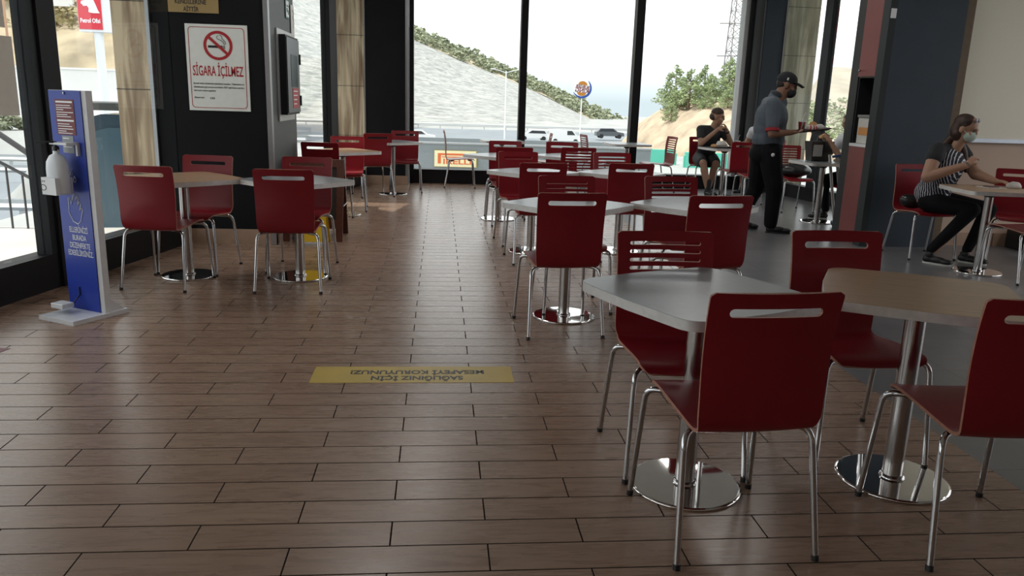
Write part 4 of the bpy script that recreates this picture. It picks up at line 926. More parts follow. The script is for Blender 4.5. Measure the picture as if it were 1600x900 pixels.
# lattice tower
t = thing('lattice_tower', 'tall thin lattice tower behind the pines', 'tower', (33.2, 90, -4.2), 0); LT = mat('pale_tower_steel', (.22, .20, .20), .6)
q = MB()
for a in (-1, 1):
    for c in (-1, 1): q.tube([(a*1.25, c*1.25, 0), (a*.45, c*.45, 26)], .07, 5)
q.build('legs', LT, t)
q = MB()
for i in range(18):
    z0, z1 = i*26/18, (i+1)*26/18; w0, w1 = 1.25-.8*i/18, 1.25-.8*(i+1)/18
    for (a, c), (d, e) in (((-1, -1), (1, -1)), ((1, -1), (1, 1)), ((1, 1), (-1, 1)), ((-1, 1), (-1, -1))):
        q.tube([(a*w0, c*w0, z0), (d*w1, e*w1, z1)], .035, 4); q.tube([(d*w0, e*w0, z0), (a*w1, c*w1, z1)], .035, 4); q.tube([(a*w0, c*w0, z0), (d*w0, e*w0, z0)], .035, 4)
q.build('bracing', LT, t)['kind'] = 'stuff'
for z in (11, 14.5, 18): q = MB(); q.tube([(-2.2, 0, z), (2.2, 0, z+.1)], .06, 5); q.build('cross_arm', LT, t)
# hill on the right, pale cut above green scrub
def rz_(x, y):
    return -6+12.5*sm(62, 112, y)*sm(.40, .50, x/y)+MN.noise(Vector((x*.1, y*.1, 8)))*1.4*sm(.36, .46, x/y)
hf('ground_right_hill', rng(34, 120, 60), rng(66, 130, 50), rz_, noise_obj('pale_cut_soil', (.36, .32, .26), .15, .3))
rnd = random.Random(21); q = MB()
for _ in range(520):
    y = rnd.uniform(68, 92); x = y*.46+rnd.uniform(0, 26); r = rnd.uniform(.3, .9); clump(q, (x, y, rz_(x, y)+r*.4), (r*1.2, r*1.2, r*.8), 26, r*.5, rnd)
o = q.build('right_hill_scrub', LEAFG); tag(o, 'green scrub on the pale hill seen through the right hand windows', 'scrub', kind='stuff')
# ================================================================== PEOPLE
SKINM = mat('skin', (.36, .20, .13), .55, noise=.05, nscale=12); SKIND = mat('tanned_skin', (.24, .12, .075), .55, noise=.05, nscale=12)
HAIRD = mat('dark_hair', (.018, .012, .009), .6, noise=.3, nscale=60); HAIRB = mat('brown_hair', (.045, .022, .014), .55, noise=.4, nscale=50, stretch=(1, 1, .2))
BTEE = mat('black_tshirt', (.020, .022, .026), .85, noise=.15, nscale=8); DSHORT = mat('dark_shorts', (.028, .029, .032), .85, noise=.1)
POLO = mat('blue_grey_polo', (.085, .105, .130), .85, noise=.15, nscale=6); TROU = mat('black_trousers', (.008, .008, .010), .9, spec=.15, noise=.2, nscale=6)
SHOE = mat('black_shoe', (.010, .010, .011), .5); SOLE = mat('white_sole', (.6, .6, .58), .6); SHIRTW = mat('white_shirt', (.60, .61, .64), .85, noise=.06, nscale=6)
V3 = lambda *a: Vector(a)
def cap(q, a, ra, c, rc, n=12, steps=5):
    a = Vector(a); c = Vector(c); q.tube([a.lerp(c, i/steps) for i in range(steps+1)], [ra+(rc-ra)*i/steps for i in range(steps+1)], n)
    q.ell(a, (ra, ra, ra), n, 8); q.ell(c, (rc, rc, rc), n, 8)
def rotm(fwd, upv):
    u = Vector(upv).normalized(); f = Vector(fwd); f = (f-u*f.dot(u)).normalized(); s = f.cross(u)
    return Matrix((s, f, u)).transposed()        # columns: right, forward, up
def blob(name, q, m, parent=None, vox=.007, smooth=2, disp=0):
    o = q.build('tmp', m); md = o.modifiers.new('r', 'REMESH'); md.mode = 'VOXEL'; md.voxel_size = vox; md.use_smooth_shade = True
    if smooth: s_ = o.modifiers.new('s', 'SMOOTH'); s_.factor = .5; s_.iterations = smooth
    me = evaluated(o, name); scrap(o); me.materials.clear(); me.materials.append(m)
    for p in me.polygons: p.use_smooth = True
    r = bpy.data.objects.new(name, me); COL.objects.link(r)
    if parent: r.parent = parent
    return r
def head_mb(q, c, fwd, upv, s=1.0):
    Rm = rotm(fwd, upv); P = lambda x, y, z: Vector(c)+Rm @ Vector((x*s, y*s, z*s))
    E = lambda x, y, z, r: q.ell(P(x, y, z), tuple(a*s for a in r), 18, 12, rot=Rm)
    E(0, -.012, .035, (.074, .094, .088)); E(0, .022, -.03, (.060, .066, .078)); E(0, .045, -.078, (.036, .036, .030))
    E(0, .088, -.010, (.011, .018, .024)); E(0, .083, .022, (.034, .014, .012)); E(0, .078, -.052, (.024, .014, .010))
    for sx_ in (-1, 1): E(sx_*.074, -.01, -.005, (.010, .022, .032)); E(sx_*.038, .060, -.025, (.022, .02, .02))
    return P, Rm
def hand(q, w, d, nrm, curl, s=1.0, side=1):
    """palm leaves wrist w along d; nrm = palm normal (towards what it holds); five fingers"""
    d = Vector(d).normalized(); nrm = Vector(nrm); nrm = (nrm-d*nrm.dot(d)).normalized(); x = d.cross(nrm)*side
    w = Vector(w); Rm = Matrix((x, d, nrm)).transposed()
    q.ell(w+d*.045*s, (.040*s, .050*s, .017*s), 14, 10, rot=Rm); cap(q, w-d*.02*s, .026*s, w+d*.02*s, .026*s)
    for i, (ox, L) in enumerate(((-.030, .068), (-.010, .078), (.011, .074), (.030, .058))):
        p = w+d*.082*s+x*ox*s; r = .0088*s; dd = d.copy(); a = curl
        cap(q, w+d*.05*s+x*ox*.8*s, r*1.1, p, r)
        for k, fr in enumerate((.42, .32, .26)):
            ang = a*(.6, 1.4, 2.0)[k]; dd = (d*math.cos(ang)+nrm*math.sin(ang)); n2 = p+dd*L*fr*s; cap(q, p, r*(1-.08*k), n2, r*(.94-.1*k), 8, 2); p = n2
    p = w+d*.02*s-x*.028*s; t1 = p+(d*.6-x*.7+nrm*.3).normalized()*.035*s; t2 = t1+(d*.8-x*.1+nrm*.55).normalized()*.032*s
    cap(q, p, .013*s, t1, .011*s, 8, 2); cap(q, t1, .011*s, t2, .0088*s, 8, 2)
def shoe(parent, heel, toe, m=SHOE, sole=SOLE, lift=0):
    heel = Vector(heel); toe = Vector(toe); d = (toe-heel); L = d.length; d.normalize(); Rm = Matrix((d.cross(V3(0, 0, 1)), d, V3(0, 0, 1))).transposed()
    q = MB(); P = lambda f, z: heel+d*L*f+V3(0, 0, z)
    q.ell(P(.18, .045), (.036, .05, .042), 14, 10, rot=Rm); q.ell(P(.50, .042), (.040, .085, .034), 14, 10, rot=Rm); q.ell(P(.80, .036), (.046, .062, .026), 14, 10, rot=Rm); q.ell(P(.22, .085), (.037, .045, .035), 14, 10, rot=Rm)
    o = blob('shoe', q, m, parent, .006, 2)
    q = MB(); pr = []
    for k in range(24):
        a = 2*math.pi*k/24; x = math.cos(a)*(.040+.008*math.sin(a)); y = L*.5+math.sin(a)*L*.5; pr.append((x, y))
    T = Matrix.Translation(heel) @ Rm.to_4x4(); q.prism(pr, .001, .018, T=T); q.build('sole', sole, o)
def eyes(parent, P, s=1.0, brow=HAIRD):
    for sx_ in (-1, 1):
        q = MB(); q.ell(P(sx_*.030, .076, .004), (.011*s, .008*s, .006*s), 10, 6); e = q.build('eye', mat('eye_dark', (.03, .025, .02), .2), parent)
        q = MB(); q.tube([P(sx_*.014, .090, .022), P(sx_*.032, .087, .027), P(sx_*.048, .076, .022)], .0035*s, 6); q.build('eyebrow', brow, parent)
# ---------------- waiter
f = V3(.97, -.24, 0); l = V3(.24, .97, 0)
B = MB(); S0 = V3(3.63, 8.60, 0)
pel = V3(3.61, 8.60, .93); che = V3(3.62, 8.60, 1.26); nk = V3(3.67, 8.60, 1.485); hc = V3(3.765, 8.575, 1.612)
shR, elR, wrR = V3(3.57, 8.42, 1.415), V3(3.565, 8.36, 1.10), V3(3.80, 8.42, 1.115)
shL, elL, wrL = V3(3.66, 8.78, 1.415), V3(3.72, 8.86, 1.11), V3(3.94, 8.76, 1.11)
hipR, knR, anR = V3(3.62, 8.50, .90), V3(3.705, 8.47, .50), V3(3.715, 8.50, .09)
hipL, knL, anL = V3(3.62, 8.70, .90), V3(3.61, 8.73, .49), V3(3.46, 8.76, .12)
Rt = rotm(f, (0.02, 0, 1))
def torso(q, pel, che, wid=1.0, rot=Rt, g=0., dp=1.0):
    q.ell(pel, (.165*wid+g, .115*wid*dp+g, .13+g), 18, 12, rot=rot); q.ell(pel.lerp(che, .5), (.150*wid+g, .115*wid*dp+g, .17+g), 18, 12, rot=rot); q.ell(che, (.175*wid+g, .115*wid*dp+g, .20+g), 18, 12, rot=rot)
torso(B, pel, che); cap(B, shR, .055, shL, .055); cap(B, nk-V3(0, 0, .08), .078, hc-V3(.03, 0, .05), .070)
for a, e, w in ((shR, elR, wrR), (shL, elL, wrL)): cap(B, a, .056, e, .046); cap(B, e, .047, w, .030)
for a, k, e in ((hipR, knR, anR), (hipL, knL, anL)): cap(B, a, .085, k, .055); cap(B, k, .054, e, .038)
P, Rm = head_mb(B, hc, (.93, -.28, -.26), (.26, -.05, .95), 1.12)
hand(B, wrR, (.98, .18, .05), (0, .1, 1), .35); hand(B, wrL, (.95, -.25, .05), (0, -.1, 1), .35, side=-1)
wt = blob('person', B, SKIND, None, .0065)
tag(wt, 'walking waiter in a grey polo, black cap and black face mask carrying a tray', 'person')
eyes(wt, P)
q = MB(); torso(q, pel+V3(.02, 0, .10), che+V3(.02, 0, 0), 1.12, g=.012, dp=1.28); cap(q, shR, .078, shL, .078)
cap(q, shR, .076, shR.lerp(elR, .72), .072); cap(q, shL, .076, shL.lerp(elL, .72), .072); cap(q, nk-V3(.03, 0, .07), .092, nk-V3(.005, 0, .0), .080); cap(q, nk-V3(.03, 0, .08), .09, nk+V3(.05, -.01, -.06), .078); cap(q, nk-V3(.04, 0, .06), .075, shR+V3(.02, .06, .01), .06); cap(q, nk-V3(.04, 0, .06), .075, shL-V3(-.02, .06, -.01), .06); q.ell(pel.lerp(che, .25)+f*.02, (.165, .135, .13), 18, 12, rot=Rt)
sh = blob('polo_shirt', q, POLO, wt, .009, 3)
for a, e in ((shR, elR), (shL, elL)):
    d = (e-a).normalized(); p = a.lerp(e, .72)+d*.035; q = MB(); q.tube([p-d*.004, p+d*.026], [.075, .0745], 20); q.build('red_cuff', mat('red_trim', (.35, .02, .03), .8), sh)
q = MB(); q.lathe([(.084, 0), (.088, .02), (.083, .045), (.074, .040)], n=24, T=Matrix.Translation(nk+V3(.005, 0, -.0)) @ Matrix.Rotation(R(24), 4, 'Y')); q.build('collar', mat('dark_collar', (.03, .035, .045), .8), sh)
q = MB(); q.ell(pel+V3(.02, 0, .02), (.19, .165, .13), 18, 12, rot=Rt); q.ell(pel+V3(-.05, 0, -.06), (.17, .13, .12), 18, 12, rot=Rt)
for a, k, e in ((hipR, knR, anR), (hipL, knL, anL)): cap(q, a, .132, k, .096); cap(q, k, .090, e+V3(0, 0, .02), .074)
tr = blob('trousers', q, TROU, wt, .009, 3)
q = MB(); q.lathe([(.020, 0), (.020, .004), (.001, .005)], n=14, T=Matrix.Translation((3.60, 8.362, .875)) @ Matrix.Rotation(R(95), 4, 'X')); q.build('round_badge', WHITEINK, tr)
shoe(wt, (3.665, 8.50, 0), (3.93, 8.44, 0), sole=BLACKP); shoe(wt, (3.42, 8.77, .012), (3.67, 8.73, 0.0), sole=BLACKP)
q = MB(); q.ell(P(0, -.014, .052), (.090, .112, .088), 20, 12, rot=Rm); cp = blob('cap_crown', q, BTEE, wt, .006, 1)
# open the cap below by sitting on the skull; brim
q = MB(); vs = []
for yy_, zz in ((.075, .056), (.12, .050), (.165, .036)):
    for k in range(9):
        u = -1+2*k/8; w = .072 if yy_ < .1 else (.066 if yy_ < .15 else .045); vs.append(P(u*w, yy_-(.03 if yy_ < .1 else .012)*u*u, zz-.012*u*u))
vs2 = [v+Rm @ V3(0, 0, -.005) for v in vs]; fs = [(j*9+k, j*9+k+1, j*9+k+10, j*9+k+9) for j in range(2) for k in range(8)]
q.add(vs, fs, True); q.add(vs2, [f_[::-1] for f_ in fs], True); rim = [(0, 9, 18)]
edge = list(range(0, 9))+[17, 26]+list(range(25, 17, -1))+[9]; q.add([vs[i] for i in edge]+[vs2[i] for i in edge], [(i, (i+1) % len(edge), len(edge)+(i+1) % len(edge), len(edge)+i) for i in range(len(edge))])
q.build('brim', BTEE, cp)
q = MB(); q.box(-.0, .002, -.008, .008, -.014, .014, T=Matrix.Translation(P(.0795, -.02, .055)) @ Rm.to_4x4()); q.build('white_tab', WHITEINK, cp)
q = MB(); q.ell(P(0, -.03, .008), (.076, .085, .07), 18, 12, rot=Rm); blob('hair', q, HAIRD, wt, .006, 1)
q = MB(); q.ell(P(0, .052, -.050), (.072, .069, .063), 16, 12, rot=Rm); mk = blob('face_mask', q, BTEE, wt, .006, 2)
for sx_ in (-1, 1): q = MB(); q.tube([P(sx_*.057, .05, -.03), P(sx_*.076, .01, -.01), P(sx_*.081, -.012, .012)], .0022, 6); q.build('ear_loop', BTEE, mk)
# ---------------- tray with food, carried by the waiter
ty = thing('serving_tray', 'dark serving tray held by the walking waiter', 'tray', (4.07, 8.58, 1.135), 0); ty.rotation_euler = (0, R(-7), R(-8))
q = MB(); o_ = rsq(.22, .05, 0); n = len(o_); sc = [(.80, .58, 0), (.98, .72, .016), (1.0, .74, .016), (1.0, .74, .012), (.83, .60, -.006)]
vs = [(x*a, y*b2, z) for a, b2, z in sc for x, y in o_]; q.add(vs, [(j*n+i, j*n+(i+1) % n, (j+1)*n+(i+1) % n, (j+1)*n+i) for j in range(4) for i in range(n)]+[tuple(range(n)), tuple(range(4*n, 5*n))[::-1]], False); q.build('tray_body', mat('dark_red_tray', (.05, .014, .014), .4), ty)
def cup(x, y, z, label, mc, rz=0, straw=True):
    t = thing('paper_cup', label, 'cup', (x, y, z), rz); q = MB(); q.lathe([(.001, .002), (.029, .002), (.041, .10), (.042, .103), (.039, .102)], n=20); q.build('cup', mc, t)
    q = MB(); q.lathe([(.043, .100), (.044, .106), (.036, .110), (.001, .110)], n=20); q.build('lid', mat('milky_lid', (.6, .6, .6), .3), t)
    if straw: q = MB(); q.tube([(0, 0, .10), (.012, 0, .17), (.03, 0, .20)], .003, 6); q.build('straw', WHITEP, t)
RWC = bpy.data.materials.new('red_white_print'); RWC.use_nodes = True; n_ = RWC.node_tree.nodes; l_ = RWC.node_tree.links
w_ = n_.new('ShaderNodeTexWave'); w_.inputs['Scale'].default_value = 9; w_.inputs['Distortion'].default_value = 6; t_ = n_.new('ShaderNodeTexCoord'); c_ = n_.new('ShaderNodeValToRGB'); c_.color_ramp.interpolation = 'CONSTANT'; c_.color_ramp.elements[0].color = (.42, .04, .04, 1); c_.color_ramp.elements[1].color = (.62, .55, .5, 1); c_.color_ramp.elements[1].position = .5
l_.new(t_.outputs['Object'], w_.inputs[0]); l_.new(w_.outputs['Fac'], c_.inputs[0]); l_.new(c_.outputs[0], n_['Principled BSDF'].inputs['Base Color'])
cup(3.985, 8.57, 1.130, 'red and white paper cup with a straw on the waiter\'s tray', RWC)
PAPW = mat('crumpled_white_paper', (.58, .55, .52), .8, noise=.12, nscale=14); BUN = mat('golden_bun', (.55, .30, .12), .6, noise=.2, nscale=10)
def crumple(name, c, r, m, seed, label, cat):
    q = MB(); q.ell((0, 0, 0), r, 22, 14); vs = []
    for v in q.v:
        v = Vector(v); k = 1+.30*MN.noise(v*22+Vector((seed, 0, 0))); vs.append((v.x*k, v.y*k, max(v.z*k, -r[2]*.6)))
    q.v = vs; o = q.build(name, m); o.location = (c[0], c[1], c[2]+r[2]*.6); tag(o, label, cat); return o
crumple('wrapped_burger', (4.10, 8.55, 1.145), (.062, .06, .036), RWC, 3, 'red and white wrapped burger in the middle of the waiter\'s tray', 'food')
crumple('fries_bag', (4.19, 8.58, 1.155), (.07, .07, .034), PAPW, 5, 'crumpled pale food wrapper at the right end of the waiter\'s tray', 'food')
crumple('burger_bun', (4.13, 8.62, 1.148), (.05, .05, .055), BUN, 8, 'golden bun behind the wrapped burger on the waiter\'s tray', 'food')
# ---------------- seated man in black
f = V3(.30, -.95, 0); pel = V3(4.25, 12.50, .56); che = V3(4.27, 12.42, .86); nk = V3(4.29, 12.40, 1.06); hc = V3(4.355, 12.36, 1.20); Rt = rotm(f, (.02, -.1, 1))
shR, elR, wrR = V3(4.10, 12.36, 1.0), V3(4.06, 12.18, .79), V3(4.30, 12.16, 1.01)
shL, elL, wrL = V3(4.46, 12.46, 1.0), V3(4.58, 12.28, .80), V3(4.47, 12.20, 1.0)
hipR, knR, anR = V3(4.14, 12.45, .54), V3(4.08, 12.05, .50), V3(4.17, 12.00, .10)
hipL, knL, anL = V3(4.36, 12.48, .54), V3(4.30, 12.10, .49), V3(4.24, 12.16, .10)
B = MB(); torso(B, pel, che, rot=Rt); cap(B, shR, .055, shL, .055); cap(B, nk-V3(0, 0, .08), .062, hc-V3(.01, 0, .06), .054)
for a, e, w in ((shR, elR, wrR), (shL, elL, wrL)): cap(B, a, .052, e, .043); cap(B, e, .044, w, .028)
for a, k, e in ((hipR, knR, anR), (hipL, knL, anL)): cap(B, a, .085, k, .058); cap(B, k.lerp(e, .25), .062, e, .038); cap(B, k, .057, e, .038)
P, Rm = head_mb(B, hc, (.86, -.48, -.12), (.12, -.1, 1), 1.12)
hand(B, wrR, (.75, .1, .45), (.2, .3, -.3), .7); hand(B, wrL, (-.35, .1, .8), (-.7, .1, -.2), .7, side=-1)
mn = blob('person', B, SKINM, None, .0075); tag(mn, 'seated man in black t-shirt and shorts holding food to his mouth', 'person'); eyes(mn, P)
q = MB(); q.ell(P(0, -.014, .060), (.087, .101, .080), 18, 12, rot=Rm); q.ell(P(0, -.05, .0), (.080, .073, .067), 18, 12, rot=Rm); blob('hair', q, mat('short_brown_hair', (.06, .035, .022), .7, noise=.3, nscale=40), mn, .006, 1)
q = MB(); torso(q, pel+V3(0, 0, .02), che, 1.05, Rt, .012); cap(q, shR, .072, shL, .072); cap(q, shR, .068, shR.lerp(elR, .55), .064); cap(q, shL, .068, shL.lerp(elL, .55), .064); blob('tshirt', q, BTEE, mn, .009, 3)
q = MB(); q.ell(pel-V3(0, 0, .01), (.18, .135, .12), 18, 12, rot=Rt)
for a, k in ((hipR, knR), (hipL, knL)): cap(q, a, .105, a.lerp(k, .82), .088)
blob('shorts', q, DSHORT, mn, .009, 3)
for k, e in ((knR, anR), (knL, anL)): q = MB(); cap(q, e+V3(0, 0, .12), .046, e, .042); blob('dark_sock', q, BTEE, mn, .008, 2)
shoe(mn, (4.15, 12.06, 0), (4.20, 11.80, 0), sole=BLACKP); shoe(mn, (4.24, 12.22, 0), (4.28, 11.97, 0), sole=BLACKP)
q = MB(); d = (wrL-elL).normalized(); q.tube([wrL-d*.035, wrL-d*.012], .034, 16); q.build('wrist_watch', BLACKP, mn)
# ---------------- masked woman
f = V3(.62, -.78, 0); pel = V3(4.73, 7.20, .57); che = V3(4.735, 7.08, .88); nk = V3(4.745, 7.02, 1.10); hc = V3(4.80, 6.96, 1.235); Rt = rotm(f, (.06, -.12, 1))
shR, elR, wrR = V3(4.565, 6.98, 1.04), V3(4.46, 6.90, .80), V3(4.70, 6.72, .93)
shL, elL, wrL = V3(4.88, 7.10, 1.04), V3(4.98, 6.98, .83), V3(5.03, 6.78, .785)
hipR, knR, anR = V3(4.64, 7.10, .55), V3(4.85, 6.76, .52), V3(4.58, 6.86, .10)
hipL, knL, anL = V3(4.83, 7.18, .55), V3(5.11, 6.90, .51), V3(4.97, 6.91, .10)
B = MB(); torso(B, pel, che, 1.15, Rt); cap(B, shR, .052, shL, .052); cap(B, nk-V3(0, 0, .08), .055, hc-V3(.01, 0, .06), .048)
for a, e, w in ((shR, elR, wrR), (shL, elL, wrL)): cap(B, a, .066, e, .056); cap(B, e, .055, w, .030)
for a, k, e in ((hipR, knR, anR), (hipL, knL, anL)): cap(B, a, .085, k, .058); cap(B, k, .056, e, .036)
P, Rm = head_mb(B, hc, (.60, -.78, -.30), (.18, -.24, 1), 1.04)
hand(B, wrR, (.55, .15, .55), (.4, .2, -.2), .75, .92); hand(B, wrL, (.45, -.75, .02), (.1, .1, -1), .5, .92, side=-1)
wm = blob('person', B, SKINM, None, .007); tag(wm, 'seated woman in a striped blouse and pale face mask with sunglasses on her head', 'person'); eyes(wm, P, .95)
STRP = bpy.data.materials.new('striped_blouse'); STRP.use_nodes = True; n_ = STRP.node_tree.nodes; l_ = STRP.node_tree.links
w_ = n_.new('ShaderNodeTexWave'); w_.bands_direction = 'X'; w_.inputs['Scale'].default_value = 15; w_.inputs['Distortion'].default_value = 1.8; w_.inputs['Detail Scale'].default_value = 3
m_ = n_.new('ShaderNodeMapping'); m_.inputs['Rotation'].default_value = (0, .12, .9); t_ = n_.new('ShaderNodeTexCoord'); c_ = n_.new('ShaderNodeValToRGB'); c_.color_ramp.interpolation = 'CONSTANT'; c_.color_ramp.elements[0].color = (.012, .013, .025, 1); c_.color_ramp.elements[1].color = (.62, .62, .66, 1); c_.color_ramp.elements[1].position = .84
l_.new(t_.outputs['Object'], m_.inputs[0]); l_.new(m_.outputs[0], w_.inputs[0]); l_.new(w_.outputs['Fac'], c_.inputs[0]); l_.new(c_.outputs[0], n_['Principled BSDF'].inputs['Base Color']); n_['Principled BSDF'].inputs['Roughness'].default_value = .85
q = MB(); torso(q, pel+V3(0, 0, .06), che, 1.22, Rt, .014); q.ell(che+f*.07+V3(0, 0, .02), (.17, .095, .12), 16, 12, rot=Rt); q.ell(pel+V3(0, -.02, .02), (.19, .15, .13), 16, 12, rot=Rt); bls = blob('striped_blouse', q, STRP, wm, .009, 3)
q = MB(); cap(q, shR+V3(0, 0, .0), .062, shL, .062); cap(q, shR, .075, shR.lerp(elR, .28), .078); cap(q, shL, .068, shL.lerp(elL, .28), .070); q.ell(nk-V3(.03, -.03, .07), (.12, .08, .06), 14, 10, rot=Rt); blob('black_yoke', q, BTEE, bls, .009, 3)
q = MB(); q.ell(pel-V3(0, 0, .02), (.18, .14, .11), 16, 12, rot=Rt)
for a, k, e in ((hipR, knR, anR), (hipL, knL, anL)): cap(q, a, .098, k, .070); cap(q, k, .070, e+V3(0, 0, .03), .046)
blob('trousers', q, TROU, wm, .009, 3)
shoe(wm, (4.53, 6.89, 0), (4.69, 6.70, 0)); shoe(wm, (4.92, 6.95, 0), (5.08, 6.76, 0))
q = MB(); q.ell(P(0, -.028, .048), (.086, .099, .084), 18, 12, rot=Rm); q.ell(P(0, -.06, -.02), (.082, .066, .09), 18, 12, rot=Rm)
cap(q, P(-.045, -.07, -.05), .045, shR.lerp(nk, .45)+V3(-.02, .04, -.04), .04); cap(q, P(.055, -.04, -.05), .040, shL.lerp(nk, .4)+V3(.03, -.05, -.05), .036); cap(q, shL.lerp(nk, .4)+V3(.03, -.05, -.05), .036, shL.lerp(nk, .3)+V3(.05, -.08, -.20), .022)
blob('long_brown_hair', q, HAIRB, wm, .007, 2)
q = MB(); q.ell(P(0, .046, -.042), (.066, .064, .060), 16, 12, rot=Rm); mk = blob('face_mask', q, mat('pale_green_mask', (.40, .50, .44), .8), wm, .006, 2)
for sx_ in (-1, 1): q = MB(); q.tube([P(sx_*.053, .045, -.03), P(sx_*.072, .01, -.005), P(sx_*.079, -.012, .010)], .0022, 6); q.build('ear_loop', WHITEINK, mk)
sg_ = MB()
for sx_ in (-1, 1): sg_.ell(P(sx_*.034, .058, .095), (.028, .010, .024), 16, 8, rot=Rm)
gl_ = sg_.build('sunglasses', mat('sunglass_lens', (.16, .16, .19), .08, coat=1.0), wm)
q = MB(); q.tube([P(-.006, .062, .098), P(.006, .062, .098)], .003, 6)
for sx_ in (-1, 1): q.tube([P(sx_*.062, .055, .095), P(sx_*.082, .0, .07), P(sx_*.083, -.04, .045)], .0028, 6)
q.build('glasses_frame', BLACKP, gl_)
q = MB(); q.tube([wrR+V3(.0, -.0, -.0), wrR+V3(.008, -.004, .01)], .030, 14); q.build('bracelet', CHROME, wm)
# black bag behind her back on the chair
def soft_bag(name, c, r, m, label, seed, handle=True, grp=None):
    t = thing(name, label, 'bag', c, 0); q = MB(); q.ell((0, 0, r[2]), r, 24, 16)
    q.v = [tuple((Vector(v)-V3(0, 0, r[2]))*(1+.24*MN.noise(Vector(v)*9+V3(seed, 0, 0)))+V3(0, 0, r[2])) for v in q.v]; q.v = [(x, y, max(z, .004)) for x, y, z in q.v]
    q.build('body', m, t)
    if handle:
        q = MB(); q.tube([(-r[0]*.5, 0, r[2]*1.75), (-r[0]*.35, -.02, r[2]*2.3), (0, -.03, r[2]*2.5), (r[0]*.35, -.02, r[2]*2.3), (r[0]*.5, 0, r[2]*1.75)], .008, 8); q.build('strap', m, t)
    return t
BLEATH = mat('black_leather', (.012, .012, .013), .32, coat=.3)
bg_ = soft_bag('shoulder_bag', (4.575, 7.29, .455), (.12, .09, .075), BLEATH, 'black bag wedged beside the masked woman on her chair', 2, False); 
# things on the woman's table
crumple('paper_napkin', (5.06, 6.56, .745), (.06, .05, .035), PAPW, 12, 'crumpled white napkin on the masked woman\'s table', 'napkin')
q = MB(); q.prism(rsq(.09, .02, 0), 0, .004); q.prism(rsq(.05, .015, 0), .004, .012, mi=1); o = q.build('paper_slip', [PAPW, mat('dark_card', (.12, .05, .04), .5)]); o.location = (4.86, 6.58, .746); tag(o, 'flat white paper with a dark card on the masked woman\'s table', 'paper')
# ---------------- partly hidden diner in a white shirt behind the grey post
f = V3(-1, -.1, 0); pel = V3(5.20, 9.52, .57); che = V3(5.14, 9.52, .86); nk = V3(5.08, 9.52, 1.08); hc = V3(5.03, 9.50, 1.22); Rt = rotm(f, (-.15, 0, 1))
shR, elR, wrR = V3(5.06, 9.68, 1.02), V3(4.88, 9.70, .80), V3(4.80, 9.56, .98)
shL, elL, wrL = V3(5.08, 9.34, 1.02), V3(4.85, 9.28, .80), V3(4.74, 9.36, .98)
hipR, knR, anR = V3(5.16, 9.63, .55), V3(4.86, 9.66, .50), V3(4.93, 9.66, .10); hipL, knL, anL = V3(5.16, 9.41, .55), V3(4.98, 9.18, .50), V3(5.0, 9.16, .10)
B = MB(); torso(B, pel, che, 1.0, Rt); cap(B, shR, .052, shL, .052); cap(B, nk-V3(0, 0, .08), .055, hc-V3(0, 0, .06), .05)
for a, e, w in ((shR, elR, wrR), (shL, elL, wrL)): cap(B, a, .052, e, .042); cap(B, e, .042, w, .027)
for a, k, e in ((hipR, knR, anR), (hipL, knL, anL)): cap(B, a, .085, k, .058); cap(B, k, .056, e, .038)
P, Rm = head_mb(B, hc, (-1, -.1, -.2), (-.2, 0, 1)); hand(B, wrR, (-.4, -.4, .7), (-.3, -.6, 0), .6, side=-1); hand(B, wrL, (-.4, .4, .7), (-.3, .6, 0), .6)
dn = blob('person', B, SKINM, None, .008); tag(dn, 'diner in a white shirt eating a burger, mostly hidden by the grey post', 'person'); eyes(dn, P)
q = MB(); torso(q, pel+V3(0, 0, .08), che, 1.04, Rt, .006); cap(q, shR, .072, shL, .072); cap(q, shR, .068, shR.lerp(elR, .6), .062); cap(q, shL, .068, shL.lerp(elL, .6), .062); blob('white_shirt', q, SHIRTW, dn, .010, 3)
q = MB(); q.ell(pel-V3(0, 0, .02), (.18, .14, .11), 16, 12, rot=Rt)
for a, k, e in ((hipR, knR, anR), (hipL, knL, anL)): cap(q, a, .1, k, .072); cap(q, k, .07, e+V3(0, 0, .03), .05)
blob('trousers', q, TROU, dn, .010, 3); shoe(dn, (4.97, 9.66, 0), (4.72, 9.67, 0)); shoe(dn, (5.04, 9.16, 0), (4.79, 9.13, 0))
q = MB(); q.ell(P(0, -.022, .045), (.084, .10, .086), 18, 12, rot=Rm); q.ell(P(0, -.06, -.02), (.078, .06, .09), 18, 12, rot=Rm); blob('hair', q, HAIRD, dn, .007, 1)
crumple('held_burger', (4.70, 9.47, 1.02), (.05, .055, .038), BUN, 15, 'burger held by the diner in the white shirt', 'food')
# ---------------- partly hidden diner behind the waiter
f = V3(-.9, -.4, 0); pel = V3(5.14, 12.32, .57); che = V3(5.10, 12.30, .86); nk = V3(5.06, 12.28, 1.08); hc = V3(5.02, 12.26, 1.21); Rt = rotm(f, (-.12, 0, 1))
shR, elR, wrR = V3(4.99, 12.46, 1.0), V3(4.93, 12.52, .80), V3(4.74, 12.36, .79)
shL, elL, wrL = V3(5.10, 12.11, 1.0), V3(4.93, 11.98, .80), V3(4.73, 11.98, .79)
hipR, knR, anR = V3(5.08, 12.42, .55), V3(4.80, 12.30, .50), V3(4.86, 12.30, .10); hipL, knL, anL = V3(5.12, 12.22, .55), V3(4.86, 12.02, .50), V3(4.90, 12.0, .10)
B = MB(); torso(B, pel, che, 1.0, Rt); cap(B, shR, .052, shL, .052); cap(B, nk-V3(0, 0, .08), .055, hc-V3(0, 0, .06), .05)
for a, e, w in ((shR, elR, wrR), (shL, elL, wrL)): cap(B, a, .052, e, .042); cap(B, e, .042, w, .027)
for a, k, e in ((hipR, knR, anR), (hipL, knL, anL)): cap(B, a, .085, k, .058); cap(B, k, .056, e, .038)
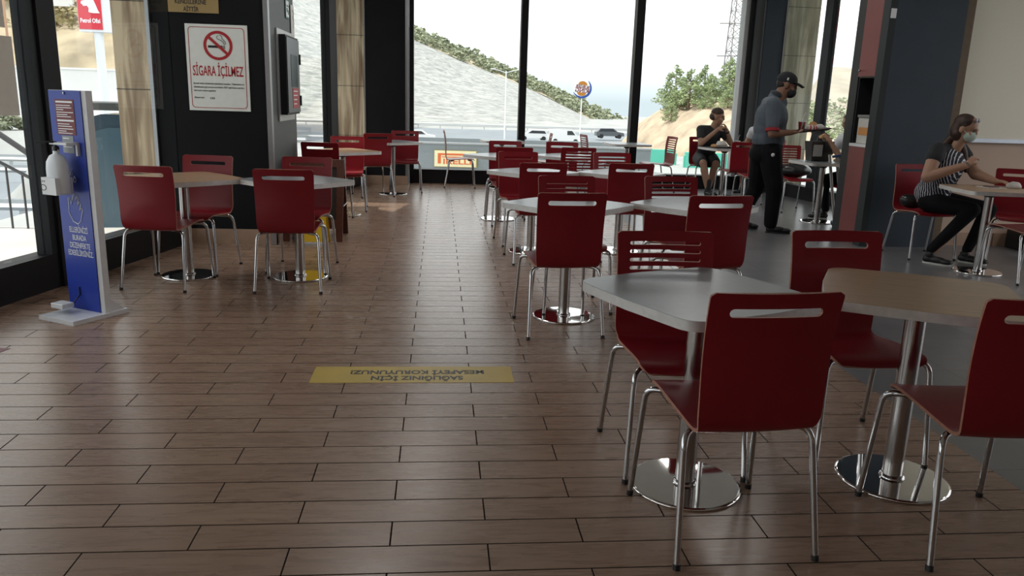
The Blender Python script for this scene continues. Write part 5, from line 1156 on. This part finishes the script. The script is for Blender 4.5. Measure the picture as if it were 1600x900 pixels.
P, Rm = head_mb(B, hc, (-.9, -.4, -.2), (-.15, 0, 1)); hand(B, wrR, (-1, -.2, .1), (0, 0, -1), .5, side=-1); hand(B, wrL, (-1, .2, .1), (0, 0, -1), .5)
d2 = blob('person', B, SKINM, None, .008); tag(d2, 'diner in a pale top seated behind the waiter, only an arm showing', 'person'); eyes(d2, P)
q = MB(); torso(q, pel+V3(0, 0, .08), che, 1.04, Rt, .006); cap(q, shR, .070, shL, .070); cap(q, shR, .066, shR.lerp(elR, .4), .062); cap(q, shL, .066, shL.lerp(elL, .4), .062); blob('pale_top', q, SHIRTW, d2, .010, 3)
q = MB(); q.ell(pel-V3(0, 0, .02), (.18, .14, .11), 16, 12, rot=Rt)
for a, k, e in ((hipR, knR, anR), (hipL, knL, anL)): cap(q, a, .1, k, .072); cap(q, k, .07, k.lerp(e, .3), .06)
blob('grey_trousers', q, mat('grey_cloth', (.18, .18, .19), .9), d2, .010, 3); shoe(d2, (4.92, 12.31, 0), (4.68, 12.27, 0)); shoe(d2, (4.95, 12.0, 0), (4.71, 11.97, 0))
q = MB(); q.ell(P(0, -.022, .045), (.08, .095, .08), 18, 12, rot=Rm); q.ell(P(0, -.05, -.03), (.075, .06, .1), 18, 12, rot=Rm); blob('hair', q, HAIRD, d2, .007, 1)
# ================================================================== TABLE THINGS AT THE REAR RIGHT
ty2 = thing('serving_tray', 'dark tray with wrappers on the table of the man in black', 'tray', (4.36, 11.96, .747), R(8))
q = MB(); vs = [(x*a*.85, y*b2*.85, z) for a, b2, z in ((.80, .58, .002), (.98, .72, .016), (1.0, .74, .016), (1.0, .74, .012), (.83, .60, 0.0)) for x, y in o_]; n = len(o_)
q.add(vs, [(j*n+i, j*n+(i+1) % n, (j+1)*n+(i+1) % n, (j+1)*n+i) for j in range(4) for i in range(n)]+[tuple(range(n)), tuple(range(4*n, 5*n))[::-1]], False); q.build('tray_body', BLACKP, ty2)
crumple('food_wrapper', (4.32, 11.96, .755), (.085, .07, .06), PAPW, 20, 'crumpled white food wrapper in front of the man in black', 'wrapper')
crumple('wrapped_snack', (4.18, 11.92, .757), (.05, .045, .03), BUN, 22, 'small brown snack at the left of the tray of the man in black', 'food')
cup(4.60, 12.05, .746, 'red cup on the table of the man in black', RWC)
tb = thing('tote_bag', 'black and white open tote bag on the table beside the grey post', 'bag', (4.67, 9.50, .747), R(10))
q = MB(); q.add([(-.13, -.06, 0), (.13, -.06, 0), (.13, .06, 0), (-.13, .06, 0), (-.16, -.075, .24), (.16, -.075, .24), (.16, .075, .24), (-.16, .075, .24), (-.15, -.065, .235), (.15, -.065, .235), (.15, .065, .235), (-.15, .065, .235), (-.12, -.05, .01), (.12, -.05, .01), (.12, .05, .01), (-.12, .05, .01)],
      [(3, 2, 1, 0), (0, 1, 5, 4), (1, 2, 6, 5), (2, 3, 7, 6), (3, 0, 4, 7), (4, 5, 9, 8), (5, 6, 10, 9), (6, 7, 11, 10), (7, 4, 8, 11), (8, 9, 13, 12), (9, 10, 14, 13), (10, 11, 15, 14), (11, 8, 12, 15), (12, 13, 14, 15)]); q.build('body', BLEATH, tb)
q = MB(); q.box(-.13, .0, -.075, -.070, .06, .2); q.build('white_print', mat('grey_white_print', (.45, .45, .45), .6), tb)
for y in (-.07, .07): q = MB(); q.tube([(-.09, y, .22), (-.075, y, .31), (0, y, .35), (.075, y, .31), (.09, y, .22)], .006, 6); q.build('handle', BLEATH, tb)
crumple('food_wrapper', (4.84, 9.28, .746), (.07, .05, .035), mat('cream_wrapper', (.60, .50, .33), .8), 31, 'cream food wrapper on the table beside the grey post', 'wrapper')
soft_bag('handbag', (4.80, 10.36, .455), (.20, .13, .10), BLEATH, 'shiny black leather handbag lying on the slatted chair seat', 7)
crt = thing('crutches', 'pair of grey crutches with blue grips leaning at the table by the grey post', 'crutches', (4.72, 9.05, 0), 0)
GM = mat('grey_crutch_metal', (.34, .32, .31), .35, .6); BG = mat('blue_grip', (.03, .08, .20), .5)
for dx in (0, .09):
    q = MB(); q.tube([(.04+dx, 0, .012), (-.02+dx, .22, .84)], .018, 10); cr_ = q.build('crutch_pole', GM, crt)
    q = MB(); q.tube([(-.01+dx, .16, .82), (.16+dx, .14, .85)], .016, 10); q.build('grip', BG, cr_); q = MB(); q.tube([(.041+dx, -.003, 0), (.038+dx, .006, .03)], .022, 10); q.build('rubber_tip', BLACKP, cr_)
crumple('plastic_bag', (4.86, 8.95, .0), (.17, .13, .08), mat('dark_blue_plastic', (.02, .04, .08), .35, coat=.3), 40, 'dark blue plastic bag on the floor beside the crutches', 'bag')
